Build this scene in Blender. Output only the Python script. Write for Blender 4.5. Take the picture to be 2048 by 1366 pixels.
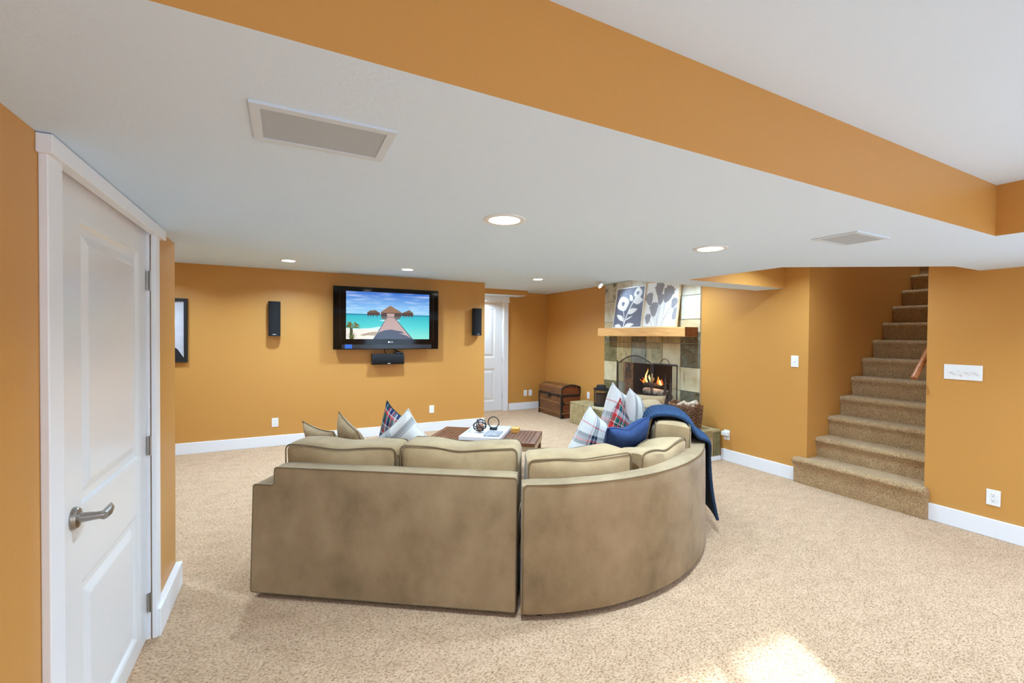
import bpy, bmesh, math, random
from math import sin, cos, pi, radians
from mathutils import Vector, Matrix, noise as mnoise
random.seed(7)
for o in list(bpy.data.objects): bpy.data.objects.remove(o, do_unlink=True)
SC = bpy.context.scene
COL = SC.collection

# ------------------------------------------------------------------ camera
YAW, PITCH, ROLL, FPX = .4729, -.0143, .0076, 883.
F0 = Vector((sin(YAW), cos(YAW), 0)); R0 = Vector((cos(YAW), -sin(YAW), 0)); U0 = Vector((0, 0, 1))
Fv = F0*cos(PITCH)+U0*sin(PITCH); Uv = -F0*sin(PITCH)+U0*cos(PITCH)
Rv = R0*cos(ROLL)+Uv*sin(ROLL); Uv = -R0*sin(ROLL)+Uv*cos(ROLL)
cam = bpy.data.cameras.new('camera'); cam.sensor_width = 36; cam.lens = FPX/2048*36; cam.clip_start = .05
co = bpy.data.objects.new('camera', cam); COL.objects.link(co)
m = Matrix((Rv, Uv, -Fv)).transposed().to_4x4(); m.translation = (0, 0, 1.49); co.matrix_world = m
SC.camera = co
# ------------------------------------------------------------------ light
SC.view_settings.view_transform = 'Standard'; SC.view_settings.look = 'None'
SC.view_settings.exposure = 0.32; SC.view_settings.gamma = 1.0; SC.view_settings.use_curve_mapping = False
W = bpy.data.worlds.new('sky'); SC.world = W; W.use_nodes = True
W.node_tree.nodes['Background'].inputs[0].default_value = (.62, .78, 1, 1)
W.node_tree.nodes['Background'].inputs[1].default_value = 2.5
SUN_E, WIN_E, LAMP_E, SPOT_E = 17.0, 9.0, 27.5, 11.0
LAMP_C = (.55, .775, 1)
s = bpy.data.lights.new('sun', 'SUN'); s.energy = SUN_E; s.angle = radians(1.6); s.color = (.86, .93, 1)
so = bpy.data.objects.new('sun', s); COL.objects.link(so)
so.rotation_euler = Vector((.42*.866, .908*.866, -.5)).to_track_quat('-Z', 'Y').to_euler()
so.location = (-2, -5, 6)
def area(name, loc, direction, sx, sy, energy, color):
    l = bpy.data.lights.new(name, 'AREA'); l.shape = 'RECTANGLE'; l.size = sx; l.size_y = sy; l.energy = energy; l.color = color
    o = bpy.data.objects.new(name, l); COL.objects.link(o); o.location = loc
    o.rotation_euler = Vector(direction).to_track_quat('-Z', 'Z').to_euler(); return o
DAY = (.50, .74, 1)
area('daylight_fill', (.25, -1.62, 1.32), (0, 1, .45), 1.3, .9, WIN_E, DAY)  # fill lamp in the window, tilted up towards the ceiling
area('daylight_fill', (3.0, -1.62, 1.1), (-.15, 1, .45), 1.5, 1.7, WIN_E*1.5, DAY)  # fill lamp at the window added beside it
area('daylight_fill', (4.82, -.35, 1.15), (-1, .2, .4), 1.5, 1.6, WIN_E*.9, DAY)  # fill lamp at the unseen right window

# ------------------------------------------------------------------ materials
def lin(c):
    return tuple(((x/255)/12.92 if x/255 <= .04045 else ((x/255+.055)/1.055)**2.4) for x in c)+(1,)
def newmat(name):
    mt = bpy.data.materials.new(name); mt.use_nodes = True
    return mt, mt.node_tree.nodes, mt.node_tree.links, mt.node_tree.nodes['Principled BSDF']
def M(name, c, rough=.5, metal=0, sheen=0, coat=0, spec=.5, c2=None, scale=20, bump=0, bscale=None, detail=4, stretch=None, rvar=0, coord='Object'):
    mt, N, L, P = newmat(name)
    P.inputs['Base Color'].default_value = lin(c); P.inputs['Roughness'].default_value = rough
    P.inputs['Metallic'].default_value = metal; P.inputs['Sheen Weight'].default_value = sheen
    P.inputs['Coat Weight'].default_value = coat; P.inputs['Specular IOR Level'].default_value = spec
    if c2 or bump:
        tc = N.new('ShaderNodeTexCoord'); mp = N.new('ShaderNodeMapping'); L.new(tc.outputs[coord], mp.inputs[0])
        if stretch: mp.inputs['Scale'].default_value = stretch
        nz = N.new('ShaderNodeTexNoise'); nz.inputs['Scale'].default_value = scale; nz.inputs['Detail'].default_value = detail
        L.new(mp.outputs[0], nz.inputs['Vector'])
        if c2:
            rp = N.new('ShaderNodeValToRGB'); rp.color_ramp.elements[0].position = .32; rp.color_ramp.elements[1].position = .68
            rp.color_ramp.elements[0].color = lin(c); rp.color_ramp.elements[1].color = lin(c2)
            L.new(nz.outputs[0], rp.inputs[0]); L.new(rp.outputs[0], P.inputs['Base Color'])
        if bump:
            b = N.new('ShaderNodeBump'); b.inputs['Strength'].default_value = bump; b.inputs['Distance'].default_value = .01
            n2 = nz
            if bscale:
                n2 = N.new('ShaderNodeTexNoise'); n2.inputs['Scale'].default_value = bscale; n2.inputs['Detail'].default_value = 3
                L.new(mp.outputs[0], n2.inputs['Vector'])
            L.new(n2.outputs[0], b.inputs['Height']); L.new(b.outputs[0], P.inputs['Normal'])
    return mt
def emit(name, c, strength=1.0, gloss=False):
    mt, N, L, P = newmat(name)
    P.inputs['Base Color'].default_value = (0, 0, 0, 1); P.inputs['Roughness'].default_value = .15 if gloss else .8
    P.inputs['Emission Color'].default_value = lin(c); P.inputs['Emission Strength'].default_value = strength
    return mt
def mixmulti(name, cols, scale, rough, bump=.3, bscale=None, sheen=0, big=None, bigamt=.5, stretch=None, distort=0, coord='Object', bdist=.01):
    """layered noise between several colours: carpet, suede, slate"""
    mt, N, L, P = newmat(name)
    P.inputs['Roughness'].default_value = rough; P.inputs['Sheen Weight'].default_value = sheen; P.inputs['Specular IOR Level'].default_value = .25
    tc = N.new('ShaderNodeTexCoord'); mp = N.new('ShaderNodeMapping'); L.new(tc.outputs[coord], mp.inputs[0])
    if stretch: mp.inputs['Scale'].default_value = stretch
    nz = N.new('ShaderNodeTexNoise'); nz.inputs['Scale'].default_value = scale; nz.inputs['Detail'].default_value = 5
    nz.inputs['Roughness'].default_value = .6; nz.inputs['Distortion'].default_value = distort
    L.new(mp.outputs[0], nz.inputs['Vector'])
    src = nz.outputs[0]
    if big:
        n3 = N.new('ShaderNodeTexNoise'); n3.inputs['Scale'].default_value = big; n3.inputs['Detail'].default_value = 3
        L.new(mp.outputs[0], n3.inputs['Vector'])
        mx = N.new('ShaderNodeMix'); mx.data_type = 'FLOAT'; mx.inputs[0].default_value = bigamt
        L.new(nz.outputs[0], mx.inputs[2]); L.new(n3.outputs[0], mx.inputs[3]); src = mx.outputs[0]
    rp = N.new('ShaderNodeValToRGB'); E = rp.color_ramp.elements
    n = len(cols)
    for i, c in enumerate(cols):
        pos = .3+.4*i/(n-1)
        e = E[i] if i < 2 else E.new(pos)
        e.position = pos; e.color = lin(c)
    L.new(src, rp.inputs[0]); L.new(rp.outputs[0], P.inputs['Base Color'])
    n2 = N.new('ShaderNodeTexNoise'); n2.inputs['Scale'].default_value = bscale or scale; n2.inputs['Detail'].default_value = 3
    L.new(mp.outputs[0], n2.inputs['Vector'])
    b = N.new('ShaderNodeBump'); b.inputs['Strength'].default_value = bump; b.inputs['Distance'].default_value = bdist
    L.new(n2.outputs[0], b.inputs['Height']); L.new(b.outputs[0], P.inputs['Normal'])
    return mt
def carpet(name, dark, mid, light):
    mt, N, L, P = newmat(name)
    P.inputs['Roughness'].default_value = 1; P.inputs['Specular IOR Level'].default_value = .05; P.inputs['Sheen Weight'].default_value = .15
    tc = N.new('ShaderNodeTexCoord')
    mp = N.new('ShaderNodeMapping'); mp.inputs['Rotation'].default_value = (0, 0, .45); mp.inputs['Scale'].default_value = (1, 1.8, 1.4)
    L.new(tc.outputs['Object'], mp.inputs[0])
    def nz(sc, d, ro=.55):
        n = N.new('ShaderNodeTexNoise'); n.inputs['Scale'].default_value = sc; n.inputs['Detail'].default_value = d; n.inputs['Roughness'].default_value = ro
        L.new(mp.outputs[0], n.inputs['Vector']); return n
    a = nz(82, 3, .72); b = nz(6, 3)
    rp = N.new('ShaderNodeValToRGB'); E = rp.color_ramp.elements
    E[0].position = .33; E[0].color = lin(dark); E[1].position = .455; E[1].color = lin(mid)
    e = E.new(.60); e.color = lin(light)
    L.new(a.outputs[0], rp.inputs[0])
    r2 = N.new('ShaderNodeValToRGB'); r2.color_ramp.elements[0].position = .35; r2.color_ramp.elements[0].color = (.90, .89, .87, 1)
    r2.color_ramp.elements[1].position = .62; r2.color_ramp.elements[1].color = (1, 1, 1, 1)
    L.new(b.outputs[0], r2.inputs[0])
    mx = N.new('ShaderNodeMix'); mx.data_type = 'RGBA'; mx.blend_type = 'MULTIPLY'; mx.inputs[0].default_value = 1
    L.new(rp.outputs[0], mx.inputs[6]); L.new(r2.outputs[0], mx.inputs[7]); L.new(mx.outputs[2], P.inputs['Base Color'])
    bp = N.new('ShaderNodeBump'); bp.inputs['Strength'].default_value = .55; bp.inputs['Distance'].default_value = .012
    L.new(a.outputs[0], bp.inputs['Height']); L.new(bp.outputs[0], P.inputs['Normal'])
    return mt
def plaid(name, ramp_u, ramp_v, nu, nv, base=(236, 234, 230)):
    """woven tartan from two constant colour ramps on the UV map"""
    mt, N, L, P = newmat(name); P.inputs['Roughness'].default_value = .9; P.inputs['Specular IOR Level'].default_value = .15
    uv = N.new('ShaderNodeTexCoord'); sp = N.new('ShaderNodeSeparateXYZ'); L.new(uv.outputs['UV'], sp.inputs[0])
    outs = []
    for k, (rmp, n) in enumerate(((ramp_u, nu), (ramp_v, nv))):
        mu = N.new('ShaderNodeMath'); mu.operation = 'MULTIPLY'; mu.inputs[1].default_value = n; L.new(sp.outputs[k], mu.inputs[0])
        fr = N.new('ShaderNodeMath'); fr.operation = 'FRACT'; L.new(mu.outputs[0], fr.inputs[0])
        cr = N.new('ShaderNodeValToRGB'); cr.color_ramp.interpolation = 'CONSTANT'; E = cr.color_ramp.elements
        for i, (p, c) in enumerate(rmp):
            e = E[i] if i < 2 else E.new(p)
            e.position = p; e.color = lin(c)
        L.new(fr.outputs[0], cr.inputs[0]); outs.append(cr)
    mx = N.new('ShaderNodeMix'); mx.data_type = 'RGBA'; mx.blend_type = 'MIX'; mx.inputs[0].default_value = .5
    L.new(outs[0].outputs[0], mx.inputs[6]); L.new(outs[1].outputs[0], mx.inputs[7])
    L.new(mx.outputs[2], P.inputs['Base Color'])
    wv = N.new('ShaderNodeTexNoise'); wv.inputs['Scale'].default_value = 220; L.new(uv.outputs['Object'], wv.inputs['Vector'])
    b = N.new('ShaderNodeBump'); b.inputs['Strength'].default_value = .3; b.inputs['Distance'].default_value = .004
    L.new(wv.outputs[0], b.inputs['Height']); L.new(b.outputs[0], P.inputs['Normal'])
    return mt

ORANGE = M('orange_paint', (203, 146, 74), .42, spec=.4, bump=.06, scale=90)
WHITE_C = M('ceiling_paint', (217, 235, 254), .9, spec=.1, bump=.12, scale=60, detail=6)
TRIM = M('white_trim', (238, 238, 240), .35)
DOORW = M('white_door', (232, 231, 230), .22, spec=.6)
CARPET = carpet('beige_carpet', (120, 90, 62), (191, 154, 119), (215, 181, 147))
STAIRC = carpet('shaded_stair_carpet', (104, 78, 48), (172, 138, 98), (200, 168, 126))  # floor carpet colours darkened for the shade on the stair risers
SUEDE = mixmulti('tan_suede', [(120, 98, 68), (149, 124, 91), (166, 141, 107)], 3.2, .85, bump=.12, bscale=160, sheen=.12, big=9, bigamt=.35, stretch=(1, 1, .8))
SUEDE_C = mixmulti('tan_cushion', [(146, 119, 84), (164, 137, 99), (176, 150, 112)], 4, .85, bump=.12, bscale=120, sheen=.12)
PIPE = M('dark_piping', (112, 92, 64), .8)
BLACKG = M('black_gloss', (6, 6, 7), .07, spec=.3)
BLACKM = M('black_matte', (17, 17, 18), .6)
GRILLE = M('speaker_cloth', (13, 13, 15), .9, c2=(22, 22, 25), scale=400)
PLATE = M('white_plastic', (240, 240, 238), .35)
SLOT = M('dark_slot', (40, 36, 32), .7)
NICKEL = M('brushed_nickel', (170, 165, 158), .32, metal=1)
IRON = M('brown_iron', (62, 48, 44), .55, metal=.3)
SOOT = M('firebox_soot', (30, 25, 23), .95, c2=(48, 40, 36), scale=9)
BRICKG = M('firebox_lining', (150, 142, 130), .9, c2=(110, 100, 90), scale=14)
GROUT = M('grout', (196, 186, 166), .95)
def wood(name, a, b, rough=.45, stretch=(1, 1, 12), sc=5):
    return M(name, a, rough, c2=b, scale=sc, detail=8, stretch=stretch, bump=.15)
MANT = wood('pale_pine', (232, 178, 112), (214, 154, 88), .5, (12, .8, 8))
MANT_E = M('pine_end_grain', (140, 82, 40), .6, c2=(112, 62, 28), scale=30)
CHESTW = wood('chest_wood', (128, 82, 40), (92, 54, 24), .45, (9, 1, 12))
CHESTW2 = wood('chest_end_wood', (138, 72, 34), (100, 48, 22), .45, (1, 9, 12))
CHESTL = wood('chest_slats', (150, 104, 58), (118, 76, 38), .45, (9, 1, 12))
CHESTM = M('chest_metal', (50, 42, 38), .5, metal=.5)
TABW = wood('table_wood', (128, 78, 44), (98, 56, 28), .5, (3, 3, 12))
RAILW = wood('rail_oak', (176, 108, 56), (140, 80, 38), .35, (2, 9, 9))
NAVY = mixmulti('navy_cotton', [(40, 58, 94), (50, 70, 110)], 60, .9, bump=.25, bscale=300)
KNIT = M('blue_knit', (34, 70, 108), .95, c2=(23, 50, 82), scale=60, bump=.3)
KNIT_B = M('blue_rib', (20, 42, 68), .95)
WICKER = M('wicker', (142, 98, 64), .7, c2=(84, 54, 34), scale=34)
BIRCH = M('birch_bark', (226, 208, 184), .8, c2=(176, 142, 112), scale=18)
SLATE = {
 'cream': mixmulti('slate_cream', [(186, 166, 126), (206, 190, 152), (214, 202, 170)], 5, .6, bump=.3, bscale=25, distort=.6),
 'tan': mixmulti('slate_tan', [(140, 122, 82), (172, 152, 108), (190, 172, 130)], 6, .6, bump=.3, bscale=25, distort=1, stretch=(1, 1.6, .7)),
 'olive': mixmulti('slate_olive', [(92, 82, 52), (120, 108, 72), (146, 134, 96)], 7, .6, bump=.35, bscale=25, distort=1),
 'grey': mixmulti('slate_grey', [(112, 110, 98), (146, 142, 126), (168, 160, 138)], 5, .6, bump=.35, bscale=25, distort=.8, stretch=(1, 1.8, .6)),
 'spot': mixmulti('slate_spotted', [(56, 64, 70), (150, 142, 112), (176, 164, 130), (186, 170, 126)], 6, .6, bump=.35, bscale=25, distort=.5),
 'brown': mixmulti('slate_brown', [(74, 60, 40), (112, 96, 66), (104, 104, 92), (150, 134, 100)], 9, .6, bump=.5, bscale=25, distort=2.2),
 'pale': mixmulti('slate_pale', [(196, 186, 162), (216, 208, 188), (226, 220, 204)], 5, .6, bump=.3, bscale=25, distort=.6),
 'blot': mixmulti('slate_blotted', [(52, 50, 40), (186, 178, 156), (206, 200, 182), (212, 206, 190)], 6, .6, bump=.3, bscale=25),
}

# ------------------------------------------------------------------ mesh helpers
ORG = {}
def tag(o, label=None, cat=None, group=None, kind=None):
    if label: o['label'] = label
    if cat: o['category'] = cat
    if group: o['group'] = group
    if kind: o['kind'] = kind
    return o
def empty(name, loc, rz=0, label=None, cat=None, group=None):
    o = bpy.data.objects.new(name, None); COL.objects.link(o); o.empty_display_size = .05
    o.location = loc; o.rotation_euler = (0, 0, rz); ORG[o.name] = Vector(loc)
    return tag(o, label, cat, group)
class B:
    def __init__(s): s.v = []; s.f = []; s.uv = {}; s.mi = []
    def add(s, vs, fs, mi=0):
        k = len(s.v); s.v += [Vector(p) for p in vs]; s.f += [[i+k for i in f] for f in fs]; s.mi += [mi]*len(fs); return s
    def box(s, a, b, bev=0, mi=0, M4=None):
        bm = bmesh.new(); bmesh.ops.create_cube(bm, size=1)
        for v in bm.verts: v.co = Vector([a[i]+(b[i]-a[i])*(v.co[i]+.5) for i in range(3)])
        if bev: bmesh.ops.bevel(bm, geom=bm.edges[:], offset=bev, segments=2, profile=.5, affect='EDGES', clamp_overlap=True)
        return s.bm(bm, mi, M4)
    def bm(s, bm, mi=0, M4=None):
        bm.verts.index_update()
        vs = [(M4 @ v.co) if M4 else v.co.copy() for v in bm.verts]
        s.add(vs, [[v.index for v in f.verts] for f in bm.faces], mi); bm.free(); return s
    def tube(s, pts, r, n=8, closed=False, mi=0, cap=True):
        pts = [Vector(p) for p in pts]; m = len(pts); rings = []
        rr = r if hasattr(r, '__len__') else [r]*m
        prev = None
        for i in range(m):
            if closed: t = pts[(i+1) % m]-pts[i-1]
            else: t = pts[min(i+1, m-1)]-pts[max(i-1, 0)]
            t.normalize()
            if prev is None:
                a = Vector((0, 0, 1)) if abs(t.z) < .9 else Vector((1, 0, 0)); x = t.cross(a).normalized()
            else:
                x = (prev-t*prev.dot(t)); x = x.normalized() if x.length > 1e-6 else t.orthogonal().normalized()
            prev = x; y = t.cross(x)
            rings.append([pts[i]+x*rr[i]*cos(2*pi*k/n)+y*rr[i]*sin(2*pi*k/n) for k in range(n)])
        vs = [p for R in rings for p in R]; fs = []
        for i in range(m if closed else m-1):
            j = (i+1) % m
            for k in range(n): fs.append([i*n+k, i*n+(k+1) % n, j*n+(k+1) % n, j*n+k])
        if cap and not closed: fs.append(list(range(n))[::-1]); fs.append([(m-1)*n+k for k in range(n)])
        return s.add(vs, fs, mi)
    def prism(s, poly, fn, a, b, mi=0, mi_side=None, mi_b=None):
        """poly of (p,q); fn(p,q,h)->xyz ; from h=a to h=b"""
        n = len(poly); k = len(s.v)
        s.v += [Vector(fn(p, q, a)) for p, q in poly]+[Vector(fn(p, q, b)) for p, q in poly]
        s.f.append([k+i for i in range(n)][::-1]); s.mi.append(mi)
        s.f.append([k+n+i for i in range(n)]); s.mi.append(mi if mi_b is None else mi_b)
        for i in range(n):
            j = (i+1) % n; s.f.append([k+i, k+j, k+n+j, k+n+i]); s.mi.append(mi if mi_side is None else mi_side)
        return s
    def lathe(s, prof, n=32, M4=None, mi=0, closed_ends=True):
        vs = []; fs = []; m = len(prof)
        for r, z in prof:
            for k in range(n): vs.append(Vector((r*cos(2*pi*k/n), r*sin(2*pi*k/n), z)))
        for i in range(m-1):
            for k in range(n): fs.append([i*n+k, i*n+(k+1) % n, (i+1)*n+(k+1) % n, (i+1)*n+k])
        if closed_ends: fs.append(list(range(n))[::-1]); fs.append([(m-1)*n+k for k in range(n)])
        if M4: vs = [M4 @ v for v in vs]
        return s.add(vs, fs, mi)
    def build(s, name, mats, parent=None, local=False, smooth=False, kind=None, uv=None, fix=True):
        me = bpy.data.meshes.new(name)
        mats = mats if isinstance(mats, (list, tuple)) else [mats]
        loc = Vector((0, 0, 0)); vs = s.v
        if parent is None:
            xs = [[v[i] for v in vs] for i in range(3)]
            loc = Vector(((min(xs[0])+max(xs[0]))/2, (min(xs[1])+max(xs[1]))/2, min(xs[2])))
            vs = [v-loc for v in vs]; wo = loc
        elif not local:
            wo = ORG[parent.name]; vs = [v-wo for v in vs]
        else: wo = Vector((0, 0, 0))
        me.from_pydata([tuple(v) for v in vs], [], s.f); 
        for mt in mats: me.materials.append(mt)
        for p, k in zip(me.polygons, s.mi): p.material_index = k
        if fix:
            bm = bmesh.new(); bm.from_mesh(me); bmesh.ops.recalc_face_normals(bm, faces=bm.faces[:]); bm.to_mesh(me); bm.free()
        if uv:
            ul = me.uv_layers.new(name='UVMap')
            for lp in me.loops: ul.data[lp.index].uv = uv[lp.vertex_index]
        if smooth:
            for p in me.polygons: p.use_smooth = True
            if smooth != 'all': me.set_sharp_from_angle(angle=radians(38 if smooth is True else smooth))
        o = bpy.data.objects.new(name, me); COL.objects.link(o); o.location = loc
        ORG[o.name] = wo
        if parent is not None: o.parent = parent; o.location = (0, 0, 0)
        if kind: o['kind'] = kind
        return o
def copy_tree(o, parent=None):
    c = o.copy(); COL.objects.link(c)
    if parent: c.parent = parent
    for ch in list(o.children): copy_tree(ch, c)
    return c
def BX(a, b, bev=0): return B().box(a, b, bev)
def struct(o): o['kind'] = 'structure'; return o
def T(loc, rz=0, rx=0, ry=0):
    return Matrix.Translation(loc) @ Matrix.Rotation(rz, 4, 'Z') @ Matrix.Rotation(ry, 4, 'Y') @ Matrix.Rotation(rx, 4, 'X')

# ------------------------------------------------------------------ room shell
WX, TY, AY, LOW, HI, NEAR = 4.72, 6.616, 7.80, 2.011, 2.339, 2.267
DW = -.58            # door wall face
struct(BX((-3.2, -1.8, -.12), (5.0, 8.1, 0)).build('floor', CARPET))
# door wall (left)
b = B()
b.box((-.72, -1.6, 0), (DW, 1.69, HI)); b.box((-.72, 1.69, 1.99), (DW, 2.70, HI)); b.box((-.72, 2.70, 0), (DW, 3.2, HI))
struct(b.build('wall_left', ORANGE))
struct(BX((-3.2, 3.08, 0), (-.72, 3.2, HI)).build('wall_left_hall', ORANGE))
struct(BX((-3.32, 3.08, 0), (-3.2, 6.74, HI)).build('wall_left_far', ORANGE))
b = B(); b.box((-3.2, TY, 0), (2.881, TY+.12, HI)); b.box((2.761, TY+.12, 0), (2.881, AY, HI)); struct(b.build('wall_back', ORANGE))
D2a, D2b, D2h = 2.93, 3.80, 2.13
b = B(); b.box((2.761, AY, 0), (D2a, AY+.14, HI)); b.box((D2a, AY, D2h), (D2b, AY+.14, HI)); b.box((D2b, AY, 0), (5.0, AY+.14, HI)); struct(b.build('wall_alcove', ORANGE))
SA, SB = 1.687, 2.618      # stair opening
b = B()
b.box((WX, -1.6, 0), (WX+.13, -1.1, HI)); b.box((WX, -1.1, 0), (WX+.13, .4, .35)); b.box((WX, -1.1, 1.95), (WX+.13, .4, HI)); b.box((WX, .4, 0), (WX+.13, SA, HI))
b.box((WX, SB, 0), (WX+.13, 3.92, HI)); struct(b.build('wall_right', ORANGE))
struct(BX((4.79, 5.83, 0), (4.92, AY, HI)).build('wall_right_far', ORANGE))
struct(BX((WX+.13, SB, 0), (8.4, SB+.12, 4.9)).build('wall_stair_left', ORANGE)); struct(BX((WX+.13, SA-.12, 0), (8.4, SA, 4.9)).build('wall_stair_right', ORANGE))
struct(BX((8.4, SA-.12, 0), (8.52, SB+.12, 4.9)).build('wall_stair_end', ORANGE)); struct(BX((WX+.02, SA-.12, HI+.08), (WX+.13, SB+.12, 4.9)).build('wall_stair_front', ORANGE))
struct(BX((WX, SA-.12, 4.9), (8.52, SB+.12, 5.0)).build('ceiling_stair', WHITE_C))
# wall behind the camera with a wide window and an opening added for fill light
b = B(); y0, y1 = -1.72, -1.6
b.box((-.72, y0, 0), (-.42, y1, HI)); b.box((-.42, y0, 0), (.90, y1, .86)); b.box((-.42, y0, 1.92), (.90, y1, HI)); b.box((.90, y0, 0), (2.2, y1, HI))
b.box((2.2, y0, 1.98), (3.8, y1, HI)); b.box((2.2, y0, 0), (3.8, y1, .2)); b.box((3.8, y0, 0), (4.85, y1, HI)); struct(b.build('wall_front', ORANGE))
struct(BX((1.0, -3.6, 2.2), (4.8, -1.72, 2.3)).build('sun_blocker', TRIM))          # unseen slab added outside the wall to keep the sun out
GLASS, N_, L_, P_ = newmat('window_glass')
mx = N_.new('ShaderNodeMixShader'); tr = N_.new('ShaderNodeBsdfTransparent'); gl = N_.new('ShaderNodeBsdfGlossy'); gl.inputs['Roughness'].default_value = .02
mx.inputs[0].default_value = .06; L_.new(tr.outputs[0], mx.inputs[1]); L_.new(gl.outputs[0], mx.inputs[2]); L_.new(mx.outputs[0], N_['Material Output'].inputs[0])
def window(name, fn, w0, w1, z0, z1, mull):
    f = B()
    def bb(a0, a1, c0, c1): 
        p = fn(a0, 0); q = fn(a1, .06); f.box((min(p[0], q[0]), min(p[1], q[1]), c0), (max(p[0], q[0]), max(p[1], q[1]), c1))
    bb(w0, w0+.045, z0, z1); bb(w1-.045, w1, z0, z1); bb(w0, w1, z0, z0+.045); bb(w0, w1, z1-.045, z1)
    for mm in mull: bb(mm-.025, mm+.025, z0, z1)
    o = struct(f.build(name, TRIM)); g = B(); p = fn(w0+.04, .025); q = fn(w1-.04, .03)
    g.box((min(p[0], q[0]), min(p[1], q[1]), z0+.04), (max(p[0], q[0]), max(p[1], q[1]), z1-.04)); g.build('pane', GLASS, o)
window('window_1', lambda a, d: (a, -1.70+d), -.47, .945, .82, 1.965, (.40,))
window('unseen_window_2', lambda a, d: (a, -1.70+d), 2.2, 3.8, .2, 1.98, (3.0,))  # unseen window added to hold a fill lamp
window('unseen_window_3', lambda a, d: (WX+.03+d, a), -1.1, .4, .35, 1.95, (-.35,))  # unseen window put in for light from the right
# ceilings
poly = [(-.72, .885), (3.2, .885), (3.2, -1.6), (WX, -1.6), (WX, 1.385), (4.297, 1.392), (3.288, 2.018), (3.288, 2.88), (WX, 2.88), (WX, 3.18), (-.72, 3.18)]
struct(B().prism(poly, lambda p, q, h: (p, q, h), LOW, HI, mi=0, mi_side=1, mi_b=1).build('ceiling_low', [WHITE_C, ORANGE]))
struct(BX((-.72, -1.72, NEAR), (3.2, .885, NEAR+.14)).build('ceiling_near', WHITE_C))
b = B(); b.box((-3.32, .885, HI), (4.92, 7.94, HI+.08)); 
struct(b.build('ceiling', WHITE_C))
struct(B().prism([(2.881, 7.38), (4.10, 7.38), (4.10, AY), (2.881, AY)], lambda p, q, h: (p, q, h), 2.244, HI, mi=0, mi_side=1, mi_b=1).build('trim_8', [WHITE_C, ORANGE]))
# baseboards
BH = .139
def bb(name, a, b_): struct(B().box(a, b_, .004).build(name, TRIM))
bb('baseboard_back', (-3.2, TY-.016, 0), (2.881, TY, BH))
bb('baseboard_alcove', (3.92, AY-.016, 0), (4.79, AY, BH))
bb('baseboard_alcove_right', (4.774, 5.84, 0), (4.79, AY-.02, BH))
bb('baseboard_right', (WX-.016, 1.15-2.7, 0), (WX, 1.655, BH))
bb('baseboard_right_far', (WX-.016, 2.72, 0), (WX, 3.60, BH))
bb('baseboard_left', (DW, 2.69, 0), (DW+.034, 3.2, BH))
bb('baseboard_left_near', (DW, -1.6, 0), (DW+.016, 1.60, BH))
# casing of the near door
b = B(); b.box((DW, 1.603, 0), (-.56, 1.69, LOW-.04), .003); struct(b.build('trim_1', TRIM))
b = B(); b.box((DW, 2.685, 0), (-.56, 2.76, LOW-.04), .003); struct(b.build('trim_2', TRIM))
b = B(); b.box((DW, 1.588, 1.958), (-.545, 2.822, LOW-.003), .003); struct(b.build('trim_3', TRIM))
struct(BX((-.72, 1.68, 0), (-.585, 1.70, 1.99)).build('trim_4', TRIM)); struct(BX((-.72, 2.69, 0), (-.585, 2.71, 1.99)).build('trim_5', TRIM))

def panel_door(u0, u1, z0, z1, panels, fn, thick):
    """slab with moulded panels; fn(u,z,depth)->xyz, depth>0 towards the viewer"""
    b = B()
    us = sorted({u0, u1}|{p[0] for p in panels}|{p[1] for p in panels}); zs = sorted({z0, z1}|{p[2] for p in panels}|{p[3] for p in panels})
    def inside(u, z): return any(p[0] < u < p[1] and p[2] < z < p[3] for p in panels)
    for i in range(len(us)-1):
        for j in range(len(zs)-1):
            if inside((us[i]+us[i+1])/2, (zs[j]+zs[j+1])/2): continue
            b.add([fn(us[i], zs[j], 0), fn(us[i+1], zs[j], 0), fn(us[i+1], zs[j+1], 0), fn(us[i], zs[j+1], 0)], [[0, 1, 2, 3]])
    for p in panels:
        rings = []
        for ins, d in ((0, 0), (.012, -.004), (.022, -.012), (.045, -.012), (.075, -.003), (.082, -.002)):
            rings.append([fn(p[0]+ins, p[2]+ins, d), fn(p[1]-ins, p[2]+ins, d), fn(p[1]-ins, p[3]-ins, d), fn(p[0]+ins, p[3]-ins, d)])
        vs = [q for r in rings for q in r]; fs = []
        for i in range(len(rings)-1):
            for k in range(4): fs.append([i*4+k, i*4+(k+1) % 4, i*4+4+(k+1) % 4, i*4+4+k])
        fs.append([(len(rings)-1)*4+k for k in range(4)]); b.add(vs, fs)
    c = [fn(u0, z0, 0), fn(u1, z0, 0), fn(u1, z1, 0), fn(u0, z1, 0), fn(u0, z0, -thick), fn(u1, z0, -thick), fn(u1, z1, -thick), fn(u0, z1, -thick)]
    b.add(c, [[4, 5, 6, 7], [0, 1, 5, 4], [1, 2, 6, 5], [2, 3, 7, 6], [3, 0, 4, 7]])
    return b
DX = -.60
d1 = struct(panel_door(1.702, 2.688, .012, 1.975, [(1.93, 2.585, .905, 1.862), (1.93, 2.535, .095, .668)], lambda u, z, d: (DX+d, u, z), .04).build('door_1', DOORW))
hb = B()
hm = T((DX, 1.868, .899), 0, 0, pi/2)
hb.lathe([(.001, 0), (.036, 0), (.036, .004), (.030, .014), (.016, .018), (.013, .05), (.001, .05)], 28, hm)
hnd = hb.build('door_handle', NICKEL, d1, smooth=True); tag(hnd, 'brushed nickel lever handle with round rose')
hb = B(); hb.tube([(DX+.03, 1.868, .899), (DX+.072, 1.868, .899), (DX+.084, 1.870, .899)], [.0125, .0125, .011], 16)
hb.tube([(DX+.076, 1.858, .899), (DX+.078, 1.885, .900), (DX+.076, 1.92, .903), (DX+.070, 1.95, .908)], [.013, .014, .011, .003], 14)
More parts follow.
